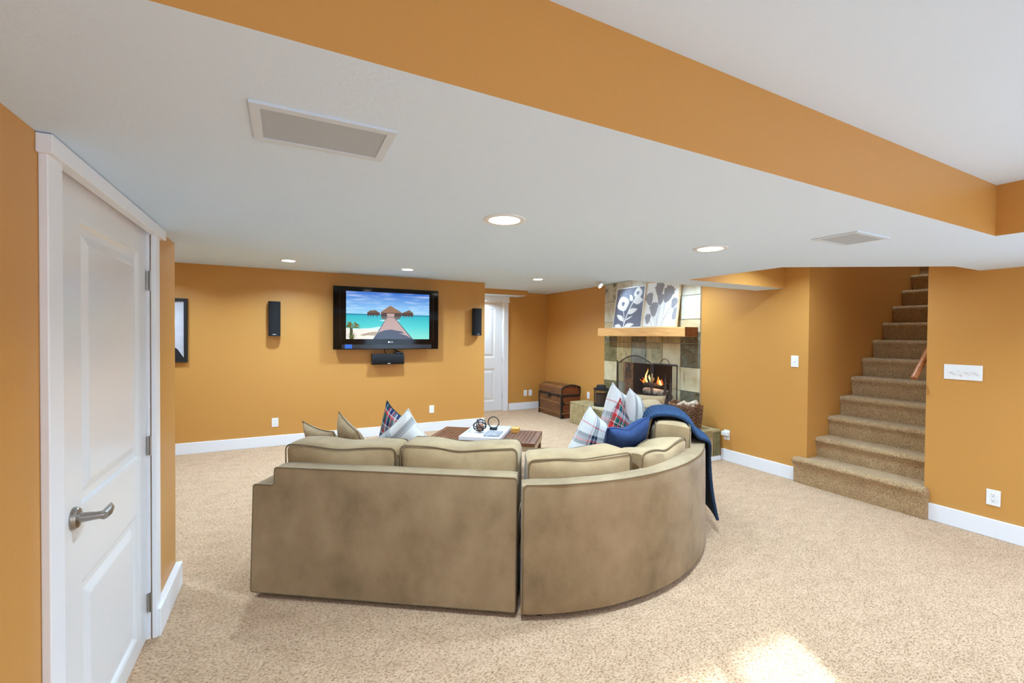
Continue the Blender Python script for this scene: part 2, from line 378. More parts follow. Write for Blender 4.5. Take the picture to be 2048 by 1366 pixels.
hb.build('lever', NICKEL, hnd, smooth=True)
for z in (.18, .943, 1.738):
    h = B(); h.box((-.598, 2.682, z-.045), (-.588, 2.71, z+.045), .001); h.tube([(-.583, 2.69, z-.047), (-.583, 2.69, z+.047)], .006, 10)
    h.build('hinge', NICKEL, d1)
# alcove door
DY = AY+.055
d2 = struct(panel_door(D2a+.005, D2b-.005, .012, D2h-.005, [(3.07, 3.645, 1.045, 2.008), (3.07, 3.645, .19, .838)], lambda u, z, d: (u, DY-d, z), .04).build('door_2', DOORW))
for z in (.30, 1.00, 1.86):
    B().tube([(D2b-.002, DY-.012, z-.05), (D2b-.002, DY-.012, z+.05)], .007, 8).build('hinge', NICKEL, d2)
b = B(); b.box((D2b, AY-.02, 0), (D2b+.10, AY, D2h), .003); b.box((D2b-.005, AY, 0), (D2b, AY+.05, D2h)); struct(b.build('trim_6', TRIM))
b = B(); b.box((D2a-.12, AY-.024, D2h), (D2b+.12, AY, D2h+.112), .003); b.box((D2a-.14, AY-.034, D2h), (D2b+.13, AY, D2h+.022), .003); struct(b.build('trim_7', TRIM))

# ------------------------------------------------------------------ staircase
st = empty('staircase', (WX, 2.15, 0), label='beige carpeted staircase rising through the opening in the right wall', cat='stairs')
def step_mesh(x0, x1, za, zb, ya, yb, nose=.03, seed=0, free_ends=False):
    """one carpeted step: riser + rounded nosing + tread, roughened like pile"""
    prof = [(x0+.012, za), (x0+.006, za+.05), (x0+.002, zb-.08)]
    r = .035
    for k in range(7):
        a = pi+(-pi/2)*k/6
        prof.append((x0-nose+r+r*cos(a)+.006, zb-r+r*sin(a)))
    n = 8
    for k in range(1, n+1): prof.append((x0-nose+r+(x1+.02-x0+nose-r)*k/n, zb))
    prof2 = []
    for i in range(len(prof)-1):
        (xa, a), (xb, c) = prof[i], prof[i+1]; L = math.hypot(xb-xa, c-a); q = max(1, int(L/.02))
        for k in range(q): prof2.append((xa+(xb-xa)*k/q, a+(c-a)*k/q))
    prof2.append(prof[-1]); prof = prof2
    ny = int((yb-ya)/.016); b = B(); np_ = len(prof); vs = []; fs = []
    rows = [ya+(yb-ya)*j/ny for j in range(ny+1)]
    cx = sum(p[0] for p in prof)/np_; cz = za
    for j, y in enumerate(rows):
        for i, (x, z) in enumerate(prof):
            if free_ends:
                e = min(y-ya, yb-y); 
                if e < .03:
                    q = 1-math.sqrt(max(0, 1-((.03-e)/.03)**2)); x = x+.03*q if i < np_-12 else x; z = z-.03*q*(z/zb)
            d = mnoise.noise(Vector((x*55, y*55, z*55+seed*9)))*.0045+mnoise.noise(Vector((x*14, y*14, z*14+seed*5)))*.003
            vs.append((x-d*.7, y, z+d*.7 if z > za+.01 else z))
    for j in range(ny):
        for i in range(np_-1): fs.append([j*np_+i, j*np_+i+1, (j+1)*np_+i+1, (j+1)*np_+i])
    k = len(vs); vs += [(x1+.02, y, za) for y in (ya, yb)]
    fs.append([i for i in range(np_)][::-1]+[k]); fs.append([ny*np_+i for i in range(np_)]+[k+1])
    return b.add(vs, fs)
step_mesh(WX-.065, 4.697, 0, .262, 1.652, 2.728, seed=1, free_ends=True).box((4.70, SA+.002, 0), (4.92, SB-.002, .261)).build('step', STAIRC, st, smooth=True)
zz, xx = .262, 4.885
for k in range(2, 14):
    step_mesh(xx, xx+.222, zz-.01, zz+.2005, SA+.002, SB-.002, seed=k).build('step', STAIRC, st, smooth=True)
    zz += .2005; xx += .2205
r = empty('handrail', (4.70, 1.735, 1.17), label='round oak handrail fixed to the right side wall of the staircase', cat='handrail')
d = Vector((.222, 0, .2005)).normalized(); p0 = Vector((4.655, 1.745, 1.155))
B().tube([p0, p0+d*.008, p0+d*3.2], [.019, .023, .023], 16).build('rail', RAILW, r, smooth=True)
for t in (.35, 1.4, 2.5):
    p = p0+d*t; q = p-Vector((0, 0, .06)); b = B(); b.tube([p-Vector((0, 0, .02)), q, q-Vector((0, .055, 0))], .007, 8); b.build('bracket', IRON, r, smooth=True)

# ------------------------------------------------------------------ fireplace
FX = 4.70
fp = empty('fireplace', (FX, 4.87, .365), label='slate tiled fireplace surround with open black firebox on the right wall', cat='fireplace')
OY0, OY1, OZ = 4.377, 5.354, 1.087
b = B(); x0, x1 = FX+.012, 4.86
b.box((x0, 3.921, .0), (x1, OY0, HI)); b.box((x0, OY1, .0), (x1, 5.825, HI)); b.box((x0, OY0, OZ), (x1, OY1, HI)); b.box((x0, OY0, 0), (x1, OY1, .365))
b.build('grout_bed', GROUT, fp)
b = B(); bx = 5.22; ya, yb = OY0+.12, OY1-.12
fb = [[(4.86, OY0, .365), (bx, ya, .365), (bx, ya, OZ+.1), (4.86, OY0, OZ+.1)], [(4.86, OY1, .365), (bx, yb, .365), (bx, yb, OZ+.1), (4.86, OY1, OZ+.1)],
      [(bx, ya, .365), (bx, yb, .365), (bx, yb, OZ+.1), (bx, ya, OZ+.1)], [(4.86, OY0, .366), (4.86, OY1, .366), (bx, yb, .366), (bx, ya, .366)], [(4.86, OY0, OZ+.1), (4.86, OY1, OZ+.1), (bx, yb, OZ+.1), (bx, ya, OZ+.1)]]
for q in fb: b.add(q, [[0, 1, 2, 3]])
b.build('firebox', SOOT, fp, fix=False)
FZ = .55
B().box((4.80, OY0+.10, .366), (bx-.01, OY1-.10, FZ), .004).build('fire_ledge', SOOT, fp)
b = B(); b.box((FX+.02, OY0-.001, .366), (4.90, OY0+.012, OZ)); b.box((FX+.02, OY1-.012, .366), (4.90, OY1+.001, OZ)); b.box((FX+.02, OY0, OZ-.004), (4.90, OY1, OZ+.01)); b.build('lining', BRICKG, fp)
cols = [5.825, 5.513, 5.179, 4.87, 4.553, 4.234, 3.921]
rows = [.365, .456, .768, 1.082, 1.398, 1.55, 1.715, 2.03, HI]
TM = ['olive tan grey tan cream brown'.split(), 'olive grey grey tan cream brown'.split(), 'cream tan grey spot cream cream'.split(),
      'olive tan grey spot cream brown'.split(), 'brown tan brown tan tan brown'.split(), 'cream tan cream tan cream cream'.split(), 'pale pale cream pale tan pale'.split(), 'blot pale pale pale cream pale'.split()]
G = .004
def tile_fp(y0, y1, z0, z1, mt, seed):
    random.seed(seed); px = random.uniform(-.003, .003)
    B().box((FX+px, y0+G, z0+G), (FX+.03, y1-G, z1-G), .003).build('tile', mt, fp)
for j in range(8):
    for i in range(6):
        y1, y0, z0, z1 = cols[i], cols[i+1], rows[j], rows[j+1]; mt = SLATE[TM[j][i]]
        if z1 <= 1.09:
            if y0 >= OY0 and y1 <= OY1: continue
            if y1 > OY1 > y0: y0 = OY1
            if y0 < OY0 < y1: y1 = OY0
        tile_fp(y0, y1, z0, z1, mt, j*10+i)
# hearth
HX0, HX1, HY0, HY1, HZ = 4.33, FX-.002, 3.605, 6.27, .365
he = empty('hearth', (4.52, 4.94, 0), label='raised slate tiled hearth running along the foot of the fireplace', cat='hearth')
BX((HX0+.012, HY0+.012, 0), (HX1, HY1-.012, HZ-.012)).build('core', GROUT, he)
ny = 9; dy = (HY1-HY0)/ny
random.seed(3)
for i in range(ny):
    y0 = HY0+i*dy; mt = SLATE[['tan', 'cream', 'tan', 'olive', 'cream', 'tan', 'cream', 'tan', 'tan'][i]]
    B().box((HX0+G, y0+G, HZ-.03), (HX1, y0+dy-G, HZ), .003).build('tile', mt, he)
    B().box((HX0, y0+G, .012), (HX0+.03, y0+dy-G, HZ-.034), .003).build('tile', SLATE[['brown', 'tan', 'olive', 'tan', 'grey', 'tan', 'olive', 'tan', 'tan'][i]], he)
for (xa, xb, k) in ((HX0+.034, 4.572, 'tan'), (4.58, HX1, 'olive')):
    B().box((xa, HY0, .05), (xb, HY0+.03, HZ-.034), .003).build('tile', SLATE[k], he)
    B().box((xa, HY1-.03, .012), (xb, HY1, HZ-.034), .003).build('tile', SLATE[k], he)
struct(BX((HX0+.05, HY0-.012, 0), (HX1, HY0, .05)).build('baseboard_hearth', TRIM))
# mantel
ma = empty('mantel_shelf', (FX, 4.82, 1.487), label='pale solid pine mantel beam above the fireplace opening', cat='mantel')
b = B().box((4.465, 3.955, 1.487), (FX-.004, 5.70, 1.612), .006); b.build('beam', MANT, ma)
BX((4.467, 3.951, 1.489), (FX-.006, 3.956, 1.610)).build('end_grain', MANT_E, ma); tag(bpy.data.objects['end_grain'], 'dark brown end grain of the beam')

# logs, grate and flames
g = empty('fire_grate', (4.95, 4.80, FZ), label='black iron grate inside the firebox under the logs', cat='grate')
b = B(); gz = FZ+.05
for k in range(7): y = 4.60+k*.09; b.tube([(4.83, y, gz+.045), (4.83, y, gz), (5.08, y, gz), (5.08, y, gz+.05)], .008, 6)
b.tube([(4.86, 4.58, gz-.008), (4.86, 5.16, gz-.008)], .008, 6); b.tube([(5.04, 4.58, gz-.008), (5.04, 5.16, gz-.008)], .008, 6); b.build('bars', IRON, g)
for x in (4.86, 5.04):
    for y in (4.62, 5.12): B().tube([(x, y, FZ+.001), (x, y, gz)], .008, 6).build('leg', IRON, g)
ASH = M('ash_bark', (206, 200, 192), .9, c2=(120, 108, 98), scale=14); CHAR = M('charred_bark', (62, 46, 38), .9, c2=(24, 18, 16), scale=16)
def log(a, c, r, mt, name, label, cat='log', group=None, n=14, endm=None):
    a, c = Vector(a), Vector(c); pts = [a.lerp(c, k/6) for k in range(7)]
    random.seed(int(r*1e5)+int(a.x*100)+int(a.y*977))
    b = B(); b.tube(pts, [r*random.uniform(.94, 1.05) for _ in pts], n)
    o = b.build(name, [mt], None, smooth=True); return tag(o, label, cat, group)
log((4.90, 5.09, .660), (4.91, 4.62, .662), .050, ASH, 'fire_log', 'pale ash covered log lying across the front of the grate')
log((5.01, 5.16, .658), (5.01, 4.64, .660), .046, CHAR, 'fire_log', 'dark charred log at the back of the grate')
log((4.95, 5.16, .752), (4.96, 4.72, .750), .038, CHAR, 'fire_log', 'burning charred log on top of the other two logs')
FL1, FL2, FL3 = emit('flame_core', (255, 226, 150), 1.6), emit('flame_orange', (255, 160, 50), 1.3), emit('flame_red', (232, 96, 30), 1.0)
fl = empty('fire', (4.92, 4.92, .76), label='orange flames burning over the logs in the firebox', cat='fire')
def flame(y, x, z, h, w, mt):
    b = B(); pts = []; rr = []
    for k in range(8):
        t = k/7; pts.append((x+.012*sin(t*5+y*40), y+.02*sin(t*4+y*31), z+h*t)); rr.append(max(.0015, w*(1-t)**.8*(.55+.9*t) if t < .95 else .0015))
    b.tube(pts, rr, 8); return b.build('flame', mt, fl, smooth='all')
random.seed(11)
for (y, h, w, mm) in ((5.075, .20, .022, FL1), (4.985, .19, .020, FL1), (5.03, .13, .028, FL1), (5.115, .12, .024, FL2), (5.16, .08, .018, FL3), (5.20, .05, .014, FL3), (4.95, .11, .022, FL2), (5.09, .23, .011, FL2), (4.99, .22, .010, FL2),
                      (4.87, .07, .022, FL3), (4.82, .12, .022, FL2), (4.77, .09, .02, FL3), (4.79, .07, .026, FL1), (4.73, .05, .016, FL2), (4.845, .10, .014, FL2)):
    flame(y, 4.925+random.uniform(-.02, .03), .775, h, w, mm)
pl = bpy.data.lights.new('fire_glow', 'POINT'); pl.energy = 3; pl.color = (1, .5, .18); pl.shadow_soft_size = .08
po = bpy.data.objects.new('fire_glow', pl); COL.objects.link(po); po.parent = fl; po.location = (-.06, 0, .12)

# folding fire screen
MESH, N_, L_, P_ = newmat('wire_mesh')
mx = N_.new('ShaderNodeMixShader'); tr = N_.new('ShaderNodeBsdfTransparent'); mx.inputs[0].default_value = .16; P_.inputs['Base Color'].default_value = lin((50, 42, 40))
L_.new(tr.outputs[0], mx.inputs[1]); L_.new(P_.outputs[0], mx.inputs[2]); L_.new(mx.outputs[0], N_['Material Output'].inputs[0])
sc = empty('fireplace_screen', (4.50, 4.80, HZ), label='folding three panel iron fire screen with moose and pine tree cutouts', cat='screen')
z0 = HZ+.003; SX = 4.50
b = B()
cy = [(5.245+(4.555-5.245)*k/16, 1.075+.115*sin(pi*k/16)+(.035*k/16)) for k in range(17)]
b.tube([(SX, 5.245, z0), (SX, 5.245, 1.08)]+[(SX, y, z) for y, z in cy[1:-1]]+[(SX, 4.555, 1.105), (SX, 4.555, z0)], .0095, 8); b.tube([(SX, 5.245, z0+.02), (SX, 4.555, z0+.02)], .008, 8)
b.build('centre_frame', IRON, sc)
b = B(); b.prism([(5.24, z0+.02), (4.56, z0+.02), (4.56, 1.10)]+[(y, z) for y, z in cy[::-1][1:-1]]+[(5.24, 1.075)], lambda p, q, h: (SX+h, p, q), -.0008, .0008); b.build('centre_mesh', MESH, sc)
P1, P2 = Vector((SX, 4.525, 0)), Vector((4.545, 4.145, 0))
def rp(t, z): p = P1.lerp(P2, t); return (p.x, p.y, z)
b = B(); fr = [rp(0, z0), rp(0, 1.112), rp(1, 1.112), rp(1, z0)]
for a, c in ((fr[0], fr[1]), (fr[1], fr[2]), (fr[2], fr[3]), (rp(0, z0+.02), rp(1, z0+.02))): b.tube([a, c], .011, 4)
b.build('side_frame', IRON, sc)
b = B(); b.tube([rp(.30, 1.118), rp(.36, 1.165), rp(.5, 1.19), rp(.64, 1.168), rp(.70, 1.118)], .0055, 8); b.build('handle', IRON, sc)
b = B(); b.add([rp(0, z0+.02), rp(1, z0+.02), rp(1, 1.11), rp(0, 1.11)], [[0, 1, 2, 3]]); b.build('side_mesh', MESH, sc)
b = B(); P3 = Vector((4.535, 5.30, 0))
for a, c in (((SX, 5.262, z0), (SX, 5.262, 1.115)), ((P3.x, P3.y, z0), (P3.x, P3.y, 1.115)), ((SX, 5.262, 1.112), (P3.x, P3.y, 1.112)), ((SX, 5.262, z0+.02), (P3.x, P3.y, z0+.02))): b.tube([a, c], .008, 6)
b.build('side_frame', IRON, sc)
for z in (.55, .82, 1.0): B().tube([(SX-.006, 4.54, z-.02), (SX-.006, 4.54, z+.02)], .012, 8).build('hinge', IRON, sc)
# moose cutout (y decreases to the right in the picture)
def cut(poly, name, fn, mt=IRON): 
    b = B(); b.prism(poly, fn, -.002, .002); return b.build(name, mt, sc)
moose = [(-.05, .0), (.05, .0), (.055, .012), (.045, .018), (.046, .07), (.05, .10), (.055, .12), (.04, .135), (.035, .16), (.048, .19), (.05, .215), (.03, .20), (.026, .222), (.008, .205), (-.004, .222), (-.012, .20), (-.028, .21), (-.012, .175), (-.004, .165), (-.022, .158), (-.048, .14), (-.05, .11), (-.043, .07), (-.045, .02), (-.033, .02), (-.028, .075), (-.02, .085), (-.015, .02), (-.004, .02), (.0, .085), (.022, .085), (.026, .02), (.036, .018), (-.05, .012)]
cut([(5.01-p*1.1, .875+q*1.0) for p, q in moose], 'moose_cutout', lambda p, q, h: (SX-.006+h, p, q))
def tree(t0, zb, h, w):
    pts = []; n = 6
    for k in range(n):
        zz_ = zb+h*.1+h*.9*k/n; ww = w*(1-k/n); pts.append((t0-ww/2, zz_)); pts.append((t0-ww*.22, zz_+h*.07))
    L = [(t0-.02, zb), (t0-.02, zb+h*.1)]+pts+[(t0, zb+h)]; R_ = [(2*t0-p, q) for p, q in L[:-1]][::-1]
    return L+R_
for t0, zb, h, w in ((.55, z0+.02, .60, .42), (.76, z0+.02, .55, .42)):
    cut(tree(t0, zb, h, w), 'tree_cutout', lambda p, q, h: (rp(p, 0)[0]-.006+h, rp(p, 0)[1], q))

# framed prints leaning on the mantel
INK = M('slate_blue_ink', (112, 112, 128), .6); INK2 = M('grey_ink', (150, 146, 150), .7); PAPER = M('white_paper', (240, 238, 234), .6); FRAMEW = M('pale_frame', (222, 196, 156), .5); FRAMEG = M('white_frame', (232, 228, 222), .4)
def blob(cx, cy, rx, ry, n=20, wob=.1, k=5, ph=0): return [(cx+rx*cos(2*pi*i/n)*(1+wob*sin(k*2*pi*i/n+ph)), cy+ry*sin(2*pi*i/n)*(1+wob*sin(k*2*pi*i/n+ph))) for i in range(n)]
def leaf(x0, y0, x1, y1, w, n=8):
    dx, dy = x1-x0, y1-y0; L = math.hypot(dx, dy); nx, ny_ = -dy/L, dx/L
    up = [(x0+dx*t+nx*w*sin(pi*t**.8), y0+dy*t+ny_*w*sin(pi*t**.8)) for t in [i/n for i in range(n+1)]]
    dn = [(x0+dx*t-nx*w*.6*sin(pi*t), y0+dy*t-ny_*w*.6*sin(pi*t)) for t in [i/n for i in range(n+1)]][::-1]
    return up+dn[1:-1]
def stem(pts, w):
    out = []; back = []
    for i, p in enumerate(pts):
        a = pts[max(i-1, 0)]; c = pts[min(i+1, len(pts)-1)]; dx, dy = c[0]-a[0], c[1]-a[1]; L = math.hypot(dx, dy) or 1
        out.append((p[0]-dy/L*w/2, p[1]+dx/L*w/2)); back.append((p[0]+dy/L*w/2, p[1]-dx/L*w/2))
    return out+back[::-1]
def art(name, ylo, yhi, zb, H, xb, xt, label, bg, shapes, framem):
    """y decreases left to right; local (u,v) in 0..1 from the lower left"""
    root = empty(name, (xb, (ylo+yhi)/2, zb), label=label, cat='wall art', group='framed flower prints on the mantel')
    Wd = yhi-ylo; nrm = Vector((-(H), 0, (xt-xb))).normalized(); up = Vector((xt-xb, 0, H)).normalized()
    def fn(u, v, h): 
        p = Vector((xb, yhi-u*Wd, zb))+up*(v*H/ up.z * up.z)+nrm*h; return tuple(p)
    b = B(); f = .022
    for poly in ([(0, 0), (1, 0), (1, f), (0, f)], [(0, 1-f), (1, 1-f), (1, 1), (0, 1)], [(0, f), (f, f), (f, 1-f), (0, 1-f)], [(1-f, f), (1, f), (1, 1-f), (1-f, 1-f)]): b.prism(poly, fn, -.018, .012)
    b.build('frame', framem, root)
    b = B(); b.prism([(f, f), (1-f, f), (1-f, 1-f), (f, 1-f)], fn, -.01, 0); b.build('print', bg, root)
    for i, (poly, mt) in enumerate(shapes):
        b = B(); b.prism([(min(max(p, f), 1-f), min(max(q, f), 1-f)) for p, q in poly], fn, .0002, .0012+i*.00005)
        b.build('printed_motif', mt, root)
    return root
s1 = [(stem([(.37, .02), (.40, .15), (.46, .32), (.53, .47), (.62, .62), (.70, .72)], .028), PAPER), (stem([(.385, .1), (.36, .28), (.32, .42)], .022), PAPER),
      (blob(.28, .60, .20, .18, 22, .07, 4), PAPER), (blob(.28, .60, .055, .055, 14, .12, 3), INK), (blob(.76, .83, .13, .14, 20, .08, 4, 1), PAPER), (blob(.75, .84, .045, .045, 12, .12, 3), INK),
      (leaf(.62, .66, .48, .82, .075), PAPER), (leaf(.62, .62, .95, .66, .13), PAPER), (leaf(.46, .34, .80, .45, .085), PAPER), (leaf(.36, .16, .09, .33, -.075), PAPER), (leaf(.42, .18, .66, .29, .022), PAPER), (leaf(.40, .02, .74, .09, .065), PAPER), (leaf(.30, .02, .04, .06, -.06), PAPER)]
art('framed_print', 4.845, 5.475, 1.614, .625, 4.585, 4.672, 'dark print of large white flowers leaning on the mantel beam', INK, s1, FRAMEG)
def chk(P): return [q for a_, b_ in zip(P, P[1:]+P[:1]) for q in ((.75*a_[0]+.25*b_[0], .75*a_[1]+.25*b_[1]), (.25*a_[0]+.75*b_[0], .25*a_[1]+.75*b_[1]))]
def tulip(cx, cy, s_, a): 
    s_ *= 1.12; pts = [(0, -1), (.35, -.75), (.62, -.3), (.66, .1), (.9, .35), (.7, .5), (.85, .8), (.5, .75), (.4, 1.0), (.15, .8), (-.05, 1.05), (-.25, .75), (-.55, .95), (-.5, .5), (-.85, .45), (-.62, .0), (-.45, -.55), (-.2, -.85)]
    pts = chk(chk(pts)); c, s2 = cos(a), sin(a); return [(cx+s_*(p*c-q*s2), cy+s_*1.05*(p*s2+q*c)) for p, q in pts]
s2 = [(stem(p, .007), INK2) for p in ([(.44, .02), (.42, .2), (.33, .4)], [(.40, .02), (.38, .15), (.17, .5), (.14, .6)], [(.48, .02), (.50, .5), (.50, .62)], [(.55, .02), (.60, .3), (.62, .55), (.68, .68)], [(.60, .02), (.63, .2), (.80, .42), (.85, .55)], [(.56, .02), (.70, .3), (.90, .30)], [(.30, .02), (.27, .1), (.16, .2)], [(.44, .02), (.45, .45), (.40, .8)])]
s2 += [(tulip(.42, .82, .15, .1), INK2), (tulip(.68, .70, .17, -.35), INK2), (tulip(.15, .62, .13, .35), INK2), (tulip(.48, .60, .11, -.1), INK2), (tulip(.31, .39, .145, .1), INK2), (tulip(.16, .19, .10, .05), INK2), (tulip(.87, .50, .10, -.35), INK2), (tulip(.95, .28, .13, -.6), INK2)]
art('framed_print', 4.195, 4.835, 1.614, .655, 4.575, 4.665, 'white print of grey poppy flowers in a pale wooden frame on the mantel', PAPER, s2, FRAMEW)

# ------------------------------------------------------------------ things on the hearth
la = empty('lantern', (4.5, 5.64, HZ+.001), label='black cylindrical wire lantern standing on the far end of the hearth', cat='lantern')
c = T((4.5, 5.64, HZ+.001))
B().lathe([(.001, 0), (.115, 0), (.118, .012), (.118, .03), (.105, .032), (.001, .032)], 28, c).build('base', BLACKM, la, smooth=True)
B().lathe([(.001, .255), (.118, .255), (.122, .265), (.122, .285), (.08, .292), (.072, .33), (.06, .338), (.001, .338)], 28, c).build('lid', BLACKM, la, smooth=True)
b = B()
for k in range(22): a = 2*pi*k/22; b.tube([c @ Vector((.112*cos(a), .112*sin(a), .03)), c @ Vector((.112*cos(a), .112*sin(a), .256))], .0028, 4)
for k in range(9): z = .045+k*.025; b.tube([c @ Vector((.112*cos(2*pi*i/24), .112*sin(2*pi*i/24), z)) for i in range(24)], .0024, 4, closed=True)
b.build('wire_grid', BLACKM, la, kind='stuff')
B().lathe([(.001, .032), (.085, .032), (.085, .20), (.001, .202)], 20, c).build('candle_liner', M('liner_brown', (84, 58, 40), .7), la, smooth=True)  # candle enlarged into a dark liner that darkens the lantern inside
b = B(); b.tube([(4.5, 5.53, .645), (4.5, 5.50, .66), (4.5, 5.47, .655), (4.5, 5.47, .62)], .01, 8); b.build('handle', BLACKM, la, smooth=True)
for k, (z, mt, w, lab) in enumerate(((HZ+.001, M('brown_cover', (150, 112, 84), .5), 0, 'brown covered book under the white one on the hearth'), (HZ+.026, PAPER, .012, 'white covered book on top of the brown one on the hearth'))):
    r = empty('book', (4.405, 5.23, z), label=lab, cat='book', group='books stacked on the hearth')
    B().box((4.335, 5.12+w, z), (4.475, 5.34-w, z+.003)).build('cover', mt, r); B().box((4.335, 5.12+w, z+.021), (4.475, 5.34-w, z+.024)).build('cover', mt, r)
    B().box((4.34, 5.125+w, z+.003), (4.472, 5.335-w, z+.021)).build('pages', PAPER, r)
# basket with birch logs
ba = empty('log_basket', (4.447, 3.915, HZ+.001), label='brown wicker basket of birch logs on the near end of the hearth', cat='basket')
def rrect(hx, hy, r, n=5):
    pts = []
    for (sx, sy, a0) in ((1, 1, 0), (-1, 1, pi/2), (-1, -1, pi), (1, -1, 3*pi/2)):
        for k in range(n+1): a = a0+pi/2*k/n; pts.append((sx*(hx-r)+r*cos(a), sy*(hy-r)+r*sin(a)))
    out = []
    for i in range(len(pts)):
        a, c_ = pts[i], pts[(i+1) % len(pts)]; L = math.hypot(c_[0]-a[0], c_[1]-a[1]); q = max(1, round(L/.014))
        for k in range(q): out.append((a[0]+(c_[0]-a[0])*k/q, a[1]+(c_[1]-a[1])*k/q))
    return out
b = B()
for k in range(15):
    z = HZ+.012+k*.0165; t = k/14; hx, hy = .085+.012*t, .180+.015*t; ring = rrect(hx, hy, .05); n = len(ring); n -= n % 2
    b.tube([(4.447+p*(1+.075*(-1)**(i//2+k)), 3.915+q*(1+.042*(-1)**(i//2+k)), z+.003*sin(i*1.7+k)) for i, (p, q) in enumerate(ring[:n])], .0085, 5, closed=True)
b.build('weave', WICKER, ba, kind='stuff')
b = B(); ring = rrect(.100, .198, .045)
for j in range(2): b.tube([(4.447+p, 3.915+q, HZ+.262+.008*sin(i*.8+j*pi)+.012*abs(q/.198)**2) for i, (p, q) in enumerate(ring)], .0105, 6, closed=True)
b.build('rim', WICKER, ba)
BX((4.375, 3.75, HZ+.002), (4.52, 4.08, HZ+.012)).build('bottom', WICKER, ba)
B().prism([(p, q) for p, q in rrect(.074, .168, .04)], lambda p, q, h: (4.447+p, 3.915+q, h), HZ+.014, HZ+.16).build('inner_shade', M('basket_shadow', (60, 40, 26), .9), ba)  # solid dark fill standing in for the shade inside the basket
for q in (-1, 1):
    b = B(); y = 3.915+q*.196; b.tube([(4.40, y, HZ+.26), (4.405, y, HZ+.29), (4.447, y, HZ+.305), (4.49, y, HZ+.29), (4.494, y, HZ+.26)], .009, 6); b.build('handle', WICKER, ba)
for k, (a, c_, r_, lab) in enumerate((((4.455, 4.03, HZ+.20), (4.500, 3.79, HZ+.315), .034, 'birch log sticking out furthest from the wicker basket'), ((4.395, 4.06, HZ+.20), (4.425, 3.90, HZ+.300), .033, 'birch log lying at the front left inside the wicker basket'), ((4.515, 4.06, HZ+.20), (4.515, 3.93, HZ+.275), .026, 'birch log at the back of the wicker basket'), ((4.405, 3.83, HZ+.19), (4.40, 3.755, HZ+.275), .026, 'small birch log at the near end of the wicker basket'))):
    log(a, c_, r_, BIRCH, 'birch_log', lab, 'log', 'birch logs in the basket')

# ------------------------------------------------------------------ trunk
ch = empty('steamer_trunk', (4.583, 6.995, 0), label='old domed wooden trunk with dark metal straps in the corner', cat='trunk')
X0, X1, Y0, Y1 = 4.385, 4.780, 6.60, 7.39
BX((X0+.008, Y0+.008, .004), (X1-.004, Y1-.008, .385)).build('body', CHESTW, ch)
for k in range(4): B().box((X0, Y0+.004, .006+k*.096), (X0+.016, Y1-.004, .096+k*.096), .003).build('plank', CHESTW, ch)
for k in range(3): B().box((X0+.004, Y0, .006+k*.128), (X1-.006, Y0+.014, .128+k*.128), .003).build('plank', CHESTW2, ch)
for z in (.09, .278): B().box((X0-.010, Y0-.002, z-.014), (X0+.004, Y1+.002, z+.014), .003).build('slat', CHESTL, ch); B().box((X0, Y0-.010, z-.014), (X1-.01, Y0+.004, z+.014), .003).build('slat', CHESTL, ch)
# lid
lz = lambda t: .545+.042*sin(pi*min(max(t, 0), 1))
prof = [(X0, .392), (X0, .525)]+[(X0+.012+(X1-X0-.02)*k/12, lz(k/12)) for k in range(13)]+[(X1-.004, .525), (X1-.004, .392)]
lid = B().prism(prof, lambda p, q, h: (p, h, q), Y0+.004, Y1-.004).build('lid', CHESTW2, ch, smooth=20)
for k in range(6):
    t0, t1 = k/6, (k+1)/6; xa, xb = X0+.012+(X1-X0-.02)*t0+.002, X0+.012+(X1-X0-.02)*t1-.002
    b = B(); b.prism([(xa, lz(t0)-.004), (xa, lz(t0)+.008), (xb, lz(t1)+.008), (xb, lz(t1)-.004)], lambda p, q, h: (p, h, q), Y0-.002, Y1+.002); b.build('lid_plank', CHESTL if k % 2 == 0 else CHESTW, lid)
B().box((X0-.006, Y0+.002, .408), (X0+.004, Y1-.002, .53), .003).build('lid_plank', CHESTW, lid)
B().box((X0-.012, Y0-.006, .385), (X1, Y1+.006, .425), .002).build('metal_band', CHESTM, ch)
for y in (Y0+.01, Y1-.01):
    for z0_, z1_ in ((.0, .385),): B().box((X0-.012, y-.018, z0_), (X0+.022, y+.018, z1_), .003).build('corner_guard', CHESTM, ch)
b = B()
pts = [(X0-.004, .44), (X0-.004, .535)]+[(X0+.012+(X1-X0-.02)*k/10, lz(k/10)+.012) for k in range(11)]+[(X1, .535), (X1, .44)]
b.tube([(p, Y0-.004, q) for p, q in pts], .010, 6); b.build('lid_edging', CHESTM, lid)
for k in range(5):
    x = X0+.03+k*.083; b = B(); b.box((x-.014, Y0-.020, lz((x-X0)/(X1-X0))-.018), (x+.014, Y0+.012, lz((x-X0)/(X1-X0))+.016), .004); b.build('lid_cleat', CHESTM, lid)
for y in (Y0+.11, Y1-.10):
    b = B(); b.tube([(X0-.014, y, .43), (X0-.014, y+.015, .405), (X0-.014, y, .38), (X0-.014, y-.015, .405)], .006, 6, closed=True); b.build('clasp', CHESTM, ch)
B().box((X0-.022, 6.98, .34), (X0-.004, 7.05, .43), .004).build('lock', CHESTM, ch)
for z in (.03, .27): B().box((X0-.016, Y0-.014, z-.03), (X0+.05, Y0+.03, z+.03), .006).build('corner_cap', CHESTM, ch)

